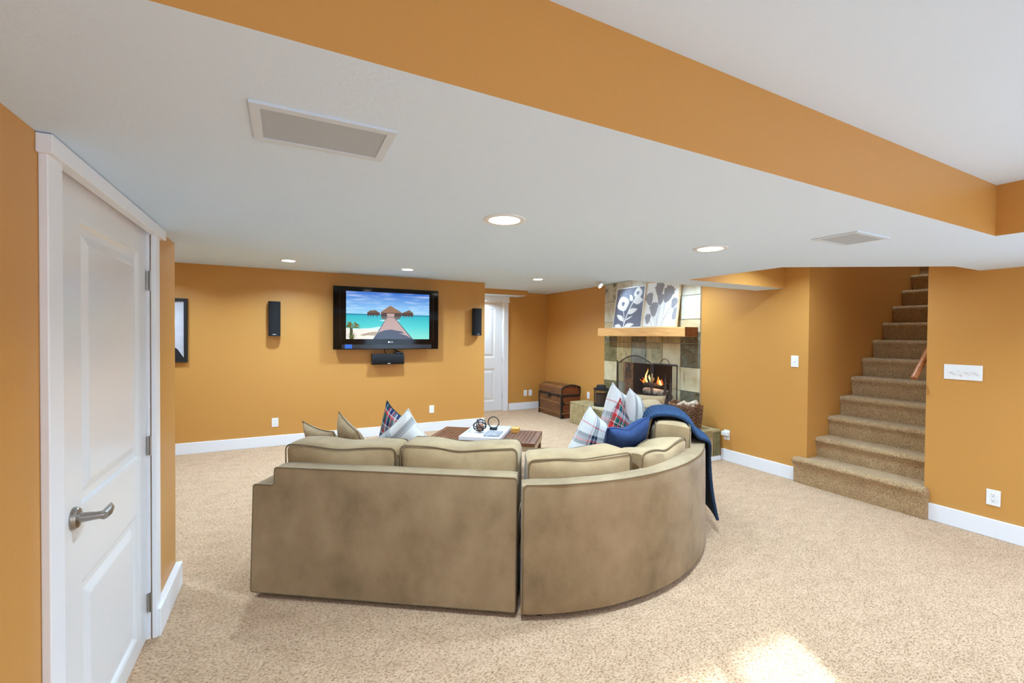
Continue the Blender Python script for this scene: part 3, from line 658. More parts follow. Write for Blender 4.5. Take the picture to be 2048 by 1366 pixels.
# ------------------------------------------------------------------ television
tv = empty('television', (1.313, TY, 1.70), label='large black flat television showing a tropical pier, mounted on the wall', cat='television')
VX0, VX1, VZ0, VZ1, VF = .571, 2.057, 1.273, 2.150, 6.475
B().box((VX0, VF, VZ0), (VX1, VF+.07, VZ1), .008).build('cabinet', BLACKG, tv)
a0, a1, c0, c1 = .735, 1.911, 1.420, 2.085
b = B()
for (p, q, r_, t) in ((VX0+.10, a0, VZ0+.08, VZ1-.012), (a1, VX1-.10, VZ0+.08, VZ1-.012), (a0, a1, VZ0+.08, c0), (a0, a1, c1, VZ1-.012)): b.box((p, VF-.012, r_), (q, VF+.002, t))
b.build('bezel', BLACKG, tv)
b = B(); b.tube([(VX0+.085, VF-.004, VZ0+.14), (VX0+.085, VF-.004, VZ1-.08)], .003, 6); b.tube([(VX1-.085, VF-.004, VZ0+.14), (VX1-.085, VF-.004, VZ1-.08)], .003, 6); b.build('bezel_seam', M('dark_chrome', (90, 90, 95), .25, metal=1), tv)
B().box((VX0+.11, VF-.006, VZ0+.012), (VX1-.11, VF+.002, VZ0+.07), .002).build('speaker_strip', M('dark_gloss_strip', (30, 30, 34), .2), tv)
b = B(); b.box((.95, VF+.07, 1.45), (1.68, VF+.09, 1.95)); b.box((1.2, VF+.09, 1.6), (1.42, TY-.002, 1.8)); b.build('wall_bracket', BLACKM, tv)
# picture on the screen
SKY, N_, L_, P_ = newmat('screen_sky'); P_.inputs['Base Color'].default_value = (0, 0, 0, 1); P_.inputs['Roughness'].default_value = .2
tc = N_.new('ShaderNodeTexCoord'); sp = N_.new('ShaderNodeSeparateXYZ'); L_.new(tc.outputs['Generated'], sp.inputs[0])
r1 = N_.new('ShaderNodeValToRGB'); r1.color_ramp.elements[0].color = lin((140, 198, 236)); r1.color_ramp.elements[1].color = lin((42, 98, 188)); L_.new(sp.outputs[2], r1.inputs[0])
mp = N_.new('ShaderNodeMapping'); mp.inputs['Scale'].default_value = (2.2, 1, 7); mp.inputs['Rotation'].default_value = (0, .25, 0); L_.new(tc.outputs['Generated'], mp.inputs[0])
nz = N_.new('ShaderNodeTexNoise'); nz.inputs['Scale'].default_value = 1.6; nz.inputs['Detail'].default_value = 6; L_.new(mp.outputs[0], nz.inputs['Vector'])
r2 = N_.new('ShaderNodeValToRGB'); r2.color_ramp.elements[0].position = .48; r2.color_ramp.elements[1].position = .8; r2.color_ramp.elements[0].color = (0, 0, 0, 1); r2.color_ramp.elements[1].color = (.75, .75, .75, 1); L_.new(nz.outputs[0], r2.inputs[0])
mm = N_.new('ShaderNodeMix'); mm.data_type = 'RGBA'; L_.new(r2.outputs[0], mm.inputs[0]); L_.new(r1.outputs[0], mm.inputs[6]); mm.inputs[7].default_value = lin((205, 222, 242))
L_.new(mm.outputs[2], P_.inputs['Emission Color']); P_.inputs['Emission Strength'].default_value = 1
SEA, N_, L_, P_ = newmat('screen_sea'); P_.inputs['Base Color'].default_value = (0, 0, 0, 1); P_.inputs['Roughness'].default_value = .2
tc = N_.new('ShaderNodeTexCoord'); sp = N_.new('ShaderNodeSeparateXYZ'); L_.new(tc.outputs['Generated'], sp.inputs[0])
r1 = N_.new('ShaderNodeValToRGB'); E_ = r1.color_ramp.elements; E_[0].color = lin((128, 214, 200)); E_[1].color = lin((20, 84, 132)); E_[1].position = 1
e = E_.new(.93); e.color = lin((36, 170, 186)); e = E_.new(.5); e.color = lin((72, 196, 196)); L_.new(sp.outputs[2], r1.inputs[0])
L_.new(r1.outputs[0], P_.inputs['Emission Color']); P_.inputs['Emission Strength'].default_value = 1
scr = B().box((a0, VF-.004, c0), (a1, VF, c1)).build('screen', BLACKG, tv)
def spx(x, y): return (a0+(x-373)/(1568-373)*(a1-a0), c1-(y-163-(x-373)*.0)/(850-163)*(c1-c0))
def onscr(name, poly, mt, k):
    b = B(); b.prism([spx(*p) for p in poly], lambda p, q, h: (p, VF-.0042-h, q), 0, .0004+.0003*k); return b.build(name, mt, scr)
onscr('sky_picture', [(373, 163), (1568, 163), (1568, 485), (373, 485)], SKY, 0); onscr('sea_picture', [(373, 485), (1568, 485), (1568, 850), (373, 850)], SEA, 0)
e_ = lambda n, c: emit('screen_'+n, c, 1, True)
sand, sand2, pier, piersh, roof, roofd, hut, foam, grn, grn2 = e_('sand', (226, 220, 210)), e_('sand_dark', (168, 150, 126)), e_('pier', (176, 148, 142)), e_('pier_shade', (58, 64, 84)), e_('roof', (138, 106, 84)), e_('roof_dark', (104, 80, 64)), e_('hut', (72, 52, 48)), e_('foam', (190, 220, 216)), e_('palm', (118, 116, 66)), e_('palm_dark', (62, 72, 44))
onscr('foam_picture', [(373, 690), (480, 700), (700, 690), (860, 660), (850, 705), (700, 725), (373, 735)], foam, 1)
onscr('sand_picture', [(373, 700), (560, 712), (760, 705), (835, 715), (760, 850), (373, 850)], sand, 2)
onscr('rock_picture', [(560, 790), (640, 765), (730, 745), (800, 740), (770, 800), (660, 795), (600, 805)], sand2, 3)
for q in ([(655, 465), (700, 432), (775, 425), (835, 465)], [(1150, 460), (1262, 410), (1330, 460)]): onscr('hut_roof_picture', q, roofd, 3)
for q in ([(660, 465), (835, 462), (835, 500), (660, 505)], [(1145, 460), (1322, 458), (1320, 505), (1145, 502)]): onscr('hut_wall_picture', q, hut, 3)
for x in (668, 705, 740, 790, 1180, 1215, 1250, 1300): onscr('stilt_picture', [(x, 500), (x+9, 500), (x+9, 528), (x, 528)], hut, 3)
onscr('hut_wall_picture', [(850, 458), (1145, 458), (1140, 520), (855, 520)], hut, 3); onscr('hut_roof_picture', [(832, 462), (985, 352), (1165, 458)], roof, 4)
onscr('hut_opening_picture', [(935, 470), (1045, 470), (1040, 520), (940, 520)], pier, 4)
onscr('deck_picture', [(845, 522), (1140, 522), (1110, 552), (870, 556)], roofd, 4)
onscr('foam_picture', [(820, 575), (935, 560), (1050, 560), (1140, 575), (1050, 585), (900, 585)], foam, 3)
onscr('pier_picture', [(938, 530), (1040, 530), (1310, 850), (750, 850)], pier, 5)
onscr('pier_shade_picture', [(822, 752), (900, 720), (1000, 708), (1150, 735), (1190, 765), (1110, 760), (1230, 800), (1310, 850), (750, 850)], piersh, 6)
onscr('pier_rail_picture', [(1040, 530), (1050, 530), (1320, 850), (1300, 850)], piersh, 6); onscr('pier_rail_picture', [(938, 530), (932, 530), (742, 850), (760, 850)], piersh, 6)
random.seed(5)
for i in range(16):
    a = radians(8+i*10.5); L = random.uniform(90, 165); x, y = 440, 690
    q = [(x, y), (x+L*.5*cos(a)+8*sin(a), y-L*.6*sin(a)-6), (max(374, x+L*cos(a)), y-L*.62*sin(a)+22), (x+L*.5*cos(a)-8*sin(a), y-L*.52*sin(a)+8)]
    onscr('palm_picture', [(max(374, p), r_) for p, r_ in q], grn if i % 3 else grn2, 7)
onscr('palm_picture', [(425, 690), (460, 690), (475, 850), (420, 850)], grn2, 7)
for i in range(7):
    a = radians(15+i*22); x, y = 450, 845; q = [(x-10, y), (x+90*cos(a), y-110*sin(a)), (x+14, y)]; onscr('palm_picture', [(max(374, p), r_) for p, r_ in q], grn if i % 2 else grn2, 8)
def text(body, size, loc, rot, mt, name, parent, ext=.0006):
    cu = bpy.data.curves.new(name, 'FONT'); cu.body = body; cu.size = size; cu.extrude = ext; cu.align_x = 'CENTER'; cu.align_y = 'CENTER'; cu.resolution_u = 2
    o = bpy.data.objects.new(name, cu); COL.objects.link(o)
    bpy.context.view_layer.update(); dg = bpy.context.evaluated_depsgraph_get(); me = bpy.data.meshes.new_from_object(o.evaluated_get(dg)); me.materials.clear(); me.materials.append(mt)
    bpy.data.objects.remove(o, do_unlink=True)
    ob = bpy.data.objects.new(name, me); COL.objects.link(ob); ob.parent = parent; ob.location = Vector(loc)-ORG[parent.name]; ob.rotation_euler = rot; ORG[ob.name] = Vector(loc); return ob
LOGO = M('logo_silver', (225, 225, 228), .3, metal=.3)
lgx, lgz = 1.335, 1.378
ell = B().lathe([(.001, 0), (.013, 0), (.013, .001), (.001, .001)], 20, T((lgx-.02, VF-.013, lgz), 0, pi/2)).build('logo_disc', LOGO, tv)
text('LG', .032, (lgx+.018, VF-.0135, lgz), (pi/2, 0, 0), LOGO, 'logo_letters', tv)
B().box((VX0+.15, VF-.0065, VZ0+.014), (VX0+.245, VF-.0055, VZ0+.072)).build('blue_patch', M('patch_blue', (38, 92, 170), .4), tv)  # blue patch painted in for a reflection below the screen
# wall speakers
def vspeaker(x0, x1, z0_, z1_, label):
    r = empty('wall_speaker', ((x0+x1)/2, TY, (z0_+z1_)/2), label=label, cat='speaker', group='speakers either side of the television')
    n = 10; w = (x1-x0)/2; pts = [(-w, 0)]+[(w*-cos(pi*k/n), -.075-.035*sin(pi*k/n)) for k in range(n+1)]+[(w, 0)]
    cx = (x0+x1)/2
    B().prism([(cx+p*.985, TY-.03+q*.95) for p, q in pts], lambda p, q, h: (p, q, h), z0_+.008, z1_-.008).build('grille', GRILLE, r, smooth=True)
    for a, c_ in ((z0_, z0_+.008), (z1_-.008, z1_)): B().prism([(cx+p, TY-.03+q) for p, q in pts], lambda p, q, h: (p, q, h), a, c_).build('end_cap', BLACKM, r, smooth=True)
    BX((cx-.02, TY-.03, (z0_+z1_)/2-.04), (cx+.02, TY-.001, (z0_+z1_)/2+.04)).build('bracket', BLACKM, r)
    BX((cx-.02, TY-.137, z0_+.018), (cx+.02, TY-.132, z0_+.024)).build('badge', LOGO, r)
vspeaker(-.205, -.065, 1.455, 1.905, 'tall black wall speaker left of the television')
vspeaker(2.645, 2.785, 1.48, 1.912, 'tall black wall speaker right of the television')
r = empty('center_speaker', (1.32, TY, 1.13), label='black horizontal center speaker mounted on the wall under the television', cat='speaker')
n = 8; zc = 1.128; pr = [(TY-.03, .075)]+[(TY-.10-.03*sin(pi*k/n), .075*cos(pi*k/n)) for k in range(n+1)]+[(TY-.03, -.075)]
B().prism(pr, lambda p, q, h: (h, p, zc+q), 1.10, 1.535).build('grille', GRILLE, r, smooth=True)
for a, c_ in ((1.09, 1.10), (1.535, 1.545)): B().prism([(p-.001, q*1.03) for p, q in pr], lambda p, q, h: (h, p, zc+q), a, c_).build('end_cap', BLACKM, r, smooth=True)
BX((1.27, TY-.03, 1.10), (1.36, TY-.001, 1.16)).build('bracket', BLACKM, r); BX((1.305, TY-.133, 1.065), (1.345, TY-.127, 1.072)).build('badge', LOGO, r)
r = empty('sensor_box', (1.47, TY-.08, 1.206), label='small black box sitting on top of the center speaker', cat='sensor')
B().box((1.41, TY-.115, 1.2065), (1.53, TY-.05, 1.228), .006).build('housing', BLACKM, r); B().lathe([(.001, 0), (.012, 0), (.012, .004), (.001, .004)], 16, T((1.47, TY-.115, 1.217), 0, pi/2)).build('lens', BLACKG, r)
o = B().tube([(1.27, 6.56, 1.28), (1.28, 6.57, 1.23), (1.31, 6.575, 1.204)], .006, 6).build('speaker_cable', BLACKM, smooth=True); tag(o, 'thin dark cable hanging from the television to the middle of the center speaker', 'cable', 'cables under the television')
o = B().tube([(1.40, 6.555, 1.28), (1.44, 6.565, 1.25), (1.50, 6.590, 1.225), (1.56, 6.60, 1.16)], .009, 6).build('speaker_cable', BLACKM, smooth=True); tag(o, 'thicker black cable hanging from the television behind the small sensor box', 'cable', 'cables under the television')
# framed picture at the far left
r = empty('framed_picture', (-1.36, TY, 1.52), label='black framed black and white picture half hidden at the far left of the back wall', cat='picture')
px0, px1, pz0, pz1 = -1.66, -1.07, 1.13, 1.905
b = B()
for (p, q, c_, d_) in ((px0, px0+.035, pz0, pz1), (px1-.035, px1, pz0, pz1), (px0+.035, px1-.035, pz0, pz0+.035), (px0+.035, px1-.035, pz1-.035, pz1)): b.box((p, TY-.045, c_), (q, TY-.002, d_), .003)
b.build('frame', BLACKM, r)
BX((px0+.03, TY-.02, pz0+.03), (px1-.03, TY-.012, pz1-.03)).build('print', M('pale_photo', (226, 226, 232), .25, c2=(188, 188, 198), scale=2), r)
b = B(); b.prism([(px0+.03, pz0+.03), (px1-.036, pz0+.03), (px1-.036, pz0+.05), (-1.17, pz0+.16), (-1.22, pz0+.20), (-1.28, pz0+.23), (px0+.03, pz0+.3)], lambda p, q, h: (p, TY-.0205-h, q), 0, .001); b.build('print_dark_area', BLACKM, r)

# ------------------------------------------------------------------ outlets and switches
def plate(name, loc, rz, label, kind, w=.076, h=.118, group=None, cat='outlet'):
    """built facing -Y then turned"""
    r = empty(name, loc, rz, label, cat, group)
    B().box((-w/2, -.006, -h/2), (w/2, -.0005, h/2), .002).build('plate', PLATE, r, local=True)
    if kind == 'outlet':
        for z in (.02, -.02):
            f = B().lathe([(.001, 0), (.0165, 0), (.0165, .003), (.001, .003)], 20, T((0, -.006, z), 0, pi/2)).build('receptacle', PLATE, r, local=True)
            s_ = B(); s_.box((-.0075, -.0095, z), (-.0055, -.0088, z+.009)); s_.box((.0055, -.0095, z), (.0075, -.0088, z+.009)); s_.lathe([(.001, 0), (.003, 0), (.003, .0006), (.001, .0006)], 10, T((0, -.009, z-.007), 0, pi/2)); s_.build('slots', SLOT, f, local=True)
    elif kind.startswith('switch'):
        n = int(kind[6:])
        for k in range(n):
            x = (k-(n-1)/2)*.046; up = 1 if k in (0, 2, 3) else -1
            B().box((x-.006, -.0075, -.013), (x+.006, -.006, .013)).build('slot_surround', M('switch_slot', (226, 226, 224), .4), r, local=True)
            t = B(); t.box((x-.0045, -.020, -.004+.006*up-.004), (x+.0045, -.006, -.004+.006*up+.008), .0015); t.build('toggle', PLATE, r, local=True)
    return r
RZ = pi/2  # facing -X
plate('wall_outlet', (-.13, TY, .312), 0, 'white duplex outlet on the back wall left of the sofa pillows', 'outlet')
plate('wall_outlet', (2.0, TY, .34), 0, 'white blank wall plate on the back wall right of the television', 'blank')
plate('wall_outlet', (4.30, AY, .325), 0, 'white duplex outlet beside the trunk in the alcove, left one', 'outlet')
plate('wall_outlet', (4.415, AY, .325), 0, 'white blank plate beside the trunk in the alcove, right one', 'blank')
plate('wall_outlet', (WX, 1.283, .30), -RZ, 'white duplex outlet low on the right wall near the stairs', 'outlet')
plate('light_switch', (WX, 1.466, 1.225), -RZ, 'wide white four toggle switch plate on the right wall', 'switch4', w=.222, h=.118, cat='switch')
plate('light_switch', (WX, 2.749, 1.24), -RZ, 'white single toggle switch left of the stair opening', 'switch1', cat='switch')
plate('wall_outlet', (WX, 3.53, .312), -RZ, 'white outlet behind the plug in adapter beside the hearth', 'outlet')
r = empty('plug_adapter', (WX-.0095, 3.53, .33), -RZ, 'white plug in adapter on the outlet beside the hearth', 'adapter')
B().box((-.043, -.042, -.022), (.043, 0, .026), .006).build('body', PLATE, r, local=True); s_ = B()
for x in (-.02, .012): s_.box((x, -.0428, -.006), (x+.012, -.0418, -.002))
s_.build('sockets', SLOT, r, local=True)
plate('wall_outlet', (4.79, 6.36, .43), -RZ, 'white outlet just above the far end of the hearth', 'outlet')

# ------------------------------------------------------------------ ceiling fittings
TRIMR = M('light_trim', (226, 226, 226), .5); LENS = emit('light_lens', (255, 250, 240), 14)
def downlight(x, y, z, label, energy, r=.088, group='round recessed ceiling lights'):
    o = empty('recessed_light', (x, y, z), 0, label, 'ceiling light', group)
    B().lathe([(r*.80, .0), (r*.80, -.004), (r*1.0, -.006), (r*1.09, -.003), (r*1.10, 0)], 36, closed_ends=False).build('trim_ring', TRIMR, o, local=True, smooth=True)
    B().lathe([(.001, -.003), (r*.80, -.003), (r*.80, -.0015), (.001, -.0015)], 32).build('lens', LENS, o, local=True)
    l = bpy.data.lights.new('lamp', 'AREA'); l.shape = 'DISK'; l.size = r*1.5; l.energy = energy; l.spread = radians(145); l.color = LAMP_C
    lo = bpy.data.objects.new('lamp', l); COL.objects.link(lo); lo.parent = o; lo.location = (0, 0, -.008)
downlight(.878, 1.80, LOW, 'lit round recessed light in the low ceiling above the sofa', LAMP_E*.7)
downlight(2.234, 1.80, LOW, 'lit round recessed light in the low ceiling nearest the stairs', LAMP_E*.85)
downlight(.024, 5.78, HI, 'lit round recessed light left of the television near the back wall', LAMP_E*.85)
downlight(1.413, 5.78, HI, 'lit round recessed light in front of the television', LAMP_E*.9)
downlight(3.21, 7.58, 2.244, 'lit round recessed light in the boxed soffit over the alcove door', LAMP_E*.5, r=.07)
downlight(3.39, 5.78, HI, 'lit round recessed light in front of the white alcove door', LAMP_E*1.3)
# unseen fittings: some follow light on the surfaces, the others are added for brightness
GH = 'round recessed lights outside the view'
downlight(-1.36, 5.78, HI, 'added unseen recessed light at the left end of the row along the back wall', LAMP_E*.6, group=GH)
for x, w_ in ((-1.36, 'at the left end'), (.024, 'second from the left'), (1.413, 'third from the left'), (2.80, 'fourth from the left'), (4.15, 'beside the hearth')):  # row put in for brightness; only the hearth lamp follows a wall glow
    downlight(x, 3.95, HI, 'round recessed light '+w_+' of the unseen added row above the sofa', LAMP_E*.6, group=GH)
downlight(6.4, 2.15, 4.9, 'added unseen light over the top of the stairs', LAMP_E*.9, group=GH)  # put in to brighten the stairwell
downlight(4.05, 2.35, HI, 'round recessed light in the ceiling recess in front of the stairs', LAMP_E*.65, group=GH)
downlight(3.75, .25, LOW, 'added unseen light in the low ceiling right of the view', LAMP_E*.85, group=GH)  # put in to brighten the right wall
for x, y, w_ in ((.5, -1.05, 'left'), (1.7, -1.05, 'right')): downlight(x, y, NEAR, w_+' round recessed light in the higher ceiling behind the camera', LAMP_E*.5, group=GH)
# aimed spot
o = empty('spotlight', (4.345, 5.54, HI), 0, 'adjustable ceiling spotlight aimed at the fireplace prints', 'spotlight')
B().lathe([(.001, 0), (.07, 0), (.07, -.006), (.05, -.012), (.001, -.012)], 28).build('canopy', TRIMR, o, local=True, smooth=True)
dv = (Vector((4.66, 4.75, 1.75))-Vector((4.345, 5.50, HI))).normalized(); q = dv.to_track_quat('Z', 'Y').to_matrix().to_4x4()
hd = B().lathe([(.02, -.05), (.04, -.045), (.045, .03), (.042, .03), (.038, .01), (.001, .01)], 24, Matrix.Translation((0, -.02, -.055)) @ q).build('head', TRIMR, o, local=True, smooth=True)
B().lathe([(.001, .011), (.037, .011), (.037, .014), (.001, .014)], 24, Matrix.Translation((0, -.02, -.055)) @ q).build('lens', LENS, hd, local=True)
l = bpy.data.lights.new('lamp', 'SPOT'); l.energy = SPOT_E; l.spot_size = radians(95); l.spot_blend = .6; l.shadow_soft_size = .03; l.color = LAMP_C
lo = bpy.data.objects.new('lamp', l); COL.objects.link(lo); lo.parent = o; lo.location = Vector((0, -.02, -.055))+dv*.045; lo.rotation_euler = dv.to_track_quat('-Z', 'Y').to_euler()
GREYG = M('grille_grey', (176, 185, 194), .8); GFR = M('grille_frame', (208, 219, 230), .7)
def ceil_speaker(x0, x1, y0, y1, label):
    o = empty('ceiling_speaker', ((x0+x1)/2, (y0+y1)/2, LOW), 0, label, 'speaker', 'rectangular speakers in the low ceiling')
    w, h = (x1-x0)/2, (y1-y0)/2; f = .022; b = B()
    for (p, q, c_, d_) in ((-w, -w+f, -h, h), (w-f, w, -h, h), (-w+f, w-f, -h, -h+f), (-w+f, w-f, h-f, h)): b.box((p, c_, -.006), (q, d_, 0))
    b.build('frame', GFR, o, local=True); BX((-w+f, -h+f, -.004), (w-f, h-f, 0)).build('grille', GREYG, o, local=True)
ceil_speaker(-.076, .254, 1.15, 1.366, 'rectangular flush ceiling speaker near the white door')
ceil_speaker(2.475, 2.79, 1.155, 1.368, 'rectangular flush ceiling speaker near the four toggle switch')

# ------------------------------------------------------------------ sectional sofa
D_ = Vector((.833, -.5534, 0)); N3 = Vector((.5534, .833, 0)); B0 = Vector((-.18, 2.87, 0))
def sl(s, t, z): return B0+D_*s+N3*t+Vector((0, 0, z))
CC = Vector((1.75, 3.325, 0))
def wd(ang, R, z): a = radians(ang); return CC+Vector((sin(a), -cos(a), 0))*R+Vector((0, 0, z))
E0 = Vector((3.071, 2.652, 0)); D6 = Vector((.454, .891, 0)); N6 = Vector((-.891, .454, 0))
def sr(s, t, z): return E0+D6*s+N6*t+Vector((0, 0, z))

def grid_box(fn, u0, u1, v0, v1, w0, w1, nu, nv, nw, rad, puff=(0, 0, 0), seed=0, rough=0):
    """rounded padded block in (u,v,w) mapped by fn(u,v,w) -> world; puff bulges each face outward"""
    bm = bmesh.new()
    def lin_(a, c, n): return [a+(c-a)*i/n for i in range(n+1)]
    U, V, Wv_ = lin_(u0, u1, nu), lin_(v0, v1, nv), lin_(w0, w1, nw); idx = {}
    hs = ((u1-u0)/2, (v1-v0)/2, (w1-w0)/2); ce = ((u0+u1)/2, (v0+v1)/2, (w0+w1)/2)
    verts = []
    for i, u in enumerate(U):
        for j, v in enumerate(V):
            for k, w in enumerate(Wv_):
                if i in (0, nu) or j in (0, nv) or k in (0, nw):
                    p = [u-ce[0], v-ce[1], w-ce[2]]
                    inner = [max(-hs[a]+rad, min(hs[a]-rad, p[a])) for a in range(3)]
                    dvec = Vector([p[a]-inner[a] for a in range(3)])
                    # superellipse style rounding
                    if dvec.length > 1e-9:
                        mxc = max(abs(x) for x in dvec); dvec = dvec.normalized()*min(rad, max(mxc, 0)) if mxc >= rad*.999 else dvec
                    p2 = [inner[a]+dvec[a] for a in range(3)]
                    for a in range(3):
                        o = [b_ for b_ in range(3) if b_ != a]
                        sh = 1
                        for b_ in o: sh *= max(0, 1-(p[b_]/hs[b_])**2)
                        if abs(p[a]) >= hs[a]*.999: p2[a] += math.copysign(puff[a]*sh, p[a])
                    q = fn(p2[0]+ce[0], p2[1]+ce[1], p2[2]+ce[2])
                    if rough: 
                        nn = mnoise.noise_vector(Vector((q.x*6+seed, q.y*6, q.z*6)))*rough; q = q+nn
                    idx[i, j, k] = len(verts); verts.append(q)
    fs = []
    for i in range(nu):
        for j in range(nv):
            for k in (0, nw): fs.append([idx[i, j, k], idx[i+1, j, k], idx[i+1, j+1, k], idx[i, j+1, k]])
    for i in range(nu):
        for k in range(nw):
            for j in (0, nv): fs.append([idx[i, j, k], idx[i+1, j, k], idx[i+1, j, k+1], idx[i, j, k+1]])
    for j in range(nv):
        for k in range(nw):
            for i in (0, nu): fs.append([idx[i, j, k], idx[i, j+1, k], idx[i, j+1, k+1], idx[i, j, k+1]])
    bm.free(); return B().add(verts, fs)
def piping(fn, pts, r, parent, closed=True, mt=None):
    return B().tube([fn(*p) for p in pts], r, 6, closed=closed).build('piping', mt or PIPE, parent, smooth=True)
def loop(u0, u1, w0, w1, v, iu, iw, ru, rw):
    """welt line round one face of a cushion: rounded rectangle inset by (iu,iw)"""
    P = []; a0, a1, c0, c1 = u0+iu, u1-iu, w0+iw, w1-iw
    for (cu, cw_, st_) in ((a1-ru, c1-rw, 0), (a0+ru, c1-rw, pi/2), (a0+ru, c0+rw, pi), (a1-ru, c0+rw, 3*pi/2)):
        for k in range(6): t = st_+pi/2*k/5; P.append((cu+ru*cos(t), v, cw_+rw*sin(t)))
        nx = {0: (a0+ru, c1), pi/2: (a0, c0+rw), pi: (a1-ru, c0), 3*pi/2: (a1, c1-rw)}[st_]; p = P[-1]
        for k in range(1, 14): P.append((p[0]+(nx[0]-p[0])*k/14, v, p[2]+(nx[1]-p[2])*k/14))
    return P
def sag(fn, u0, u1, w0, w1, amt, at=.5):
    """lets the top edge of a soft cushion dip in the middle"""
    def g(u, v, w):
        t = (u-u0)/(u1-u0); k = max(0, (w-w0)/(w1-w0)); return fn(u, v, w-amt*math.exp(-((t-at)/.17)**2)*k**2-.012*math.exp(-((t-at)/.45)**2)*k**2+.004*sin(t*9+u0*5)*k)
    return g
# ---- left piece
sA = empty('sofa_section', tuple(sl(.75, .45, 0)), label='straight left section of the tan suede sectional sofa with one low arm', cat='sofa', group='tan suede sectional sofa')
SW, ZB, ZA, ZF = 1.505, .735, .635, .03
LEAN = lambda w: .028*(w-ZF)/(ZB-ZF)
fr = grid_box(lambda u, v, w: sl(u, v+LEAN(w), w), .125, SW, .014, .13, ZF, ZB, 30, 3, 16, .016, (0, 0, 0), 1, .002).build('back_frame', SUEDE, sA, smooth=True)
ar = grid_box(lambda u, v, w: sl(u, v+LEAN(w), w), 0, .13, .014, .93, ZF, ZA, 4, 24, 14, .016, (.004, 0, .004), 2, .002).build('arm', SUEDE, sA, smooth=True)
def corner(cu, cw_, r, a0, a1, n=6): return [(cu+r*cos(a0+(a1-a0)*k/n), cw_+r*sin(a0+(a1-a0)*k/n)) for k in range(n+1)]
r_ = .014
L_poly = corner(r_+.001, ZF+r_, r_, pi, 1.5*pi)+corner(SW-r_, ZF+r_, r_, 1.5*pi, 2*pi)+corner(SW-r_, ZB-.003-r_, r_, 0, pi/2)+corner(.127+r_, ZB-.003-r_, r_, pi/2, pi)+corner(.127-r_, ZA-.003+r_, r_, 0, -pi/2)+corner(r_+.001, ZA-.003-r_, r_, pi/2, pi)
B().prism(L_poly, lambda u, w, h: sl(u, h+LEAN(w), w), 0, .030).build('outer_back', SUEDE, sA, smooth=25)
B().tube([sl(u, .001+LEAN(w), w) for u, w in L_poly], .0036, 6, closed=True).build('piping', PIPE, sA, smooth=True)
grid_box(sl, .13, SW, .13, .90, ZF, .27, 20, 12, 4, .02).build('seat_base', SUEDE, sA, smooth=True)
for k in range(2):
    u0 = .14+k*.685; u1 = u0+.675
    grid_box(sl, u0, u1, .16, .92, .272, .435, 12, 12, 4, .04, (.003, .005, .02), k, .003).build('seat_cushion', SUEDE_C, sA, smooth=True)
    a0_, a1_ = ((.095, .79), (.805, 1.497))[k]
    zt = (.836, .862)[k]
    fn = sag(lambda u, v, w: sl(u, v+.02-.015*(w-.44), w), a0_, a1_, .44, zt, (.006, .022)[k])
    cu_ = grid_box(fn, a0_, a1_, .15, .39, .44, zt, 24, 8, 10, .04, (.006, .035, .014), 10+k, .007).build('back_cushion', SUEDE_C, sA, smooth=True)
    for v in (.155, .385): piping(fn, loop(a0_, a1_, .44, zt, v, .006, .006, .035, .035), .0042, cu_)
for s_, t_ in ((.06, .06), (.06, .86), (SW-.08, .06), (SW-.08, .86)): B().lathe([(.001, 0), (.022, 0), (.028, .032), (.001, .032)], 12, T(tuple(sl(s_, t_, 0)))).build('foot', BLACKM, sA)
# ---- curved wedge
sB = empty('sofa_section', tuple(wd(18, .95, 0)), label='curved corner section of the tan suede sectional sofa', cat='sofa', group='tan suede sectional sofa')
WZ, RO = .712, 1.485
WA0, WA1 = -26.6, 62.6
fr = grid_box(lambda a, R, w: wd(a, R-.01*(w-ZF)/WZ, w), WA0, WA1, RO-.12, RO, ZF, WZ, 60, 3, 16, .016, (0, .003, 0), 3, .003)
# grid_box rounds in mixed units along the angle, fine for a few millimetres
fr = fr.build('back_frame', SUEDE, sB, smooth=True)
piping(lambda a, R, w: wd(a, R, w), [(WA0+.35, RO-.002, ZF+.02), (WA0+.4, RO-.012, WZ-.02), (WA0+.9, RO-.014, WZ-.005)]+[(WA0+1+(WA1-WA0-2)*k/40, RO-.0135, WZ-.003) for k in range(41)], .0032, fr, False)
grid_box(wd, WA0, WA1, .62, RO-.12, ZF, .27, 40, 10, 4, .015).build('seat_base', SUEDE, sB, smooth=True)
grid_box(wd, WA0+.4, WA1-.4, .58, RO-.16, .272, .435, 40, 12, 4, .03, (0, .005, .02), 4, .003).build('seat_cushion', SUEDE_C, sB, smooth=True)
for k, (q0, q1, zt, rb, dp, pf) in enumerate(((-25.6, 2.6, .822, 1.335, .016, .014), (5.0, 31.5, .806, 1.345, .022, .006), (33.0, 60.5, .866, 1.36, .004, .018))):
    mid = (q0+q1)/2; cm = cos(radians((q1-q0)/2))
    def cw(a, R, w, mid=mid, cm=cm):
        # straight chord cushion, tapered like the wedge, leaning back a little
        x = math.tan(radians(a-mid))*R*cm; o = wd(mid, 1, 0)-CC; tn = Vector((cos(radians(mid)), sin(radians(mid)), 0))
        return CC+o*(R+.04*(w-.44)-.012)+tn*x+Vector((0, 0, w))
    slope = (0, .045, 0)[k]
    fn = sag(lambda a, R, w, cw=cw, rb=rb, zt=zt, slope=slope: cw(a, R, w-slope*max(0, min(1, (rb-R)/.25))*max(0, (w-.44)/(zt-.44))), q0, q1, .44, zt, dp)
    cu_ = grid_box(fn, q0, q1, rb-.25, rb-.01, .44, zt, 24, 8, 10, .04, (.2, .035, pf), 20+k, .007).build('back_cushion', SUEDE_C, sB, smooth=True)
    for R in (rb-.015, rb-.245): piping(fn, loop(q0, q1, .44, zt, R, .3, .006, 1.6, .035), .0042, cu_)
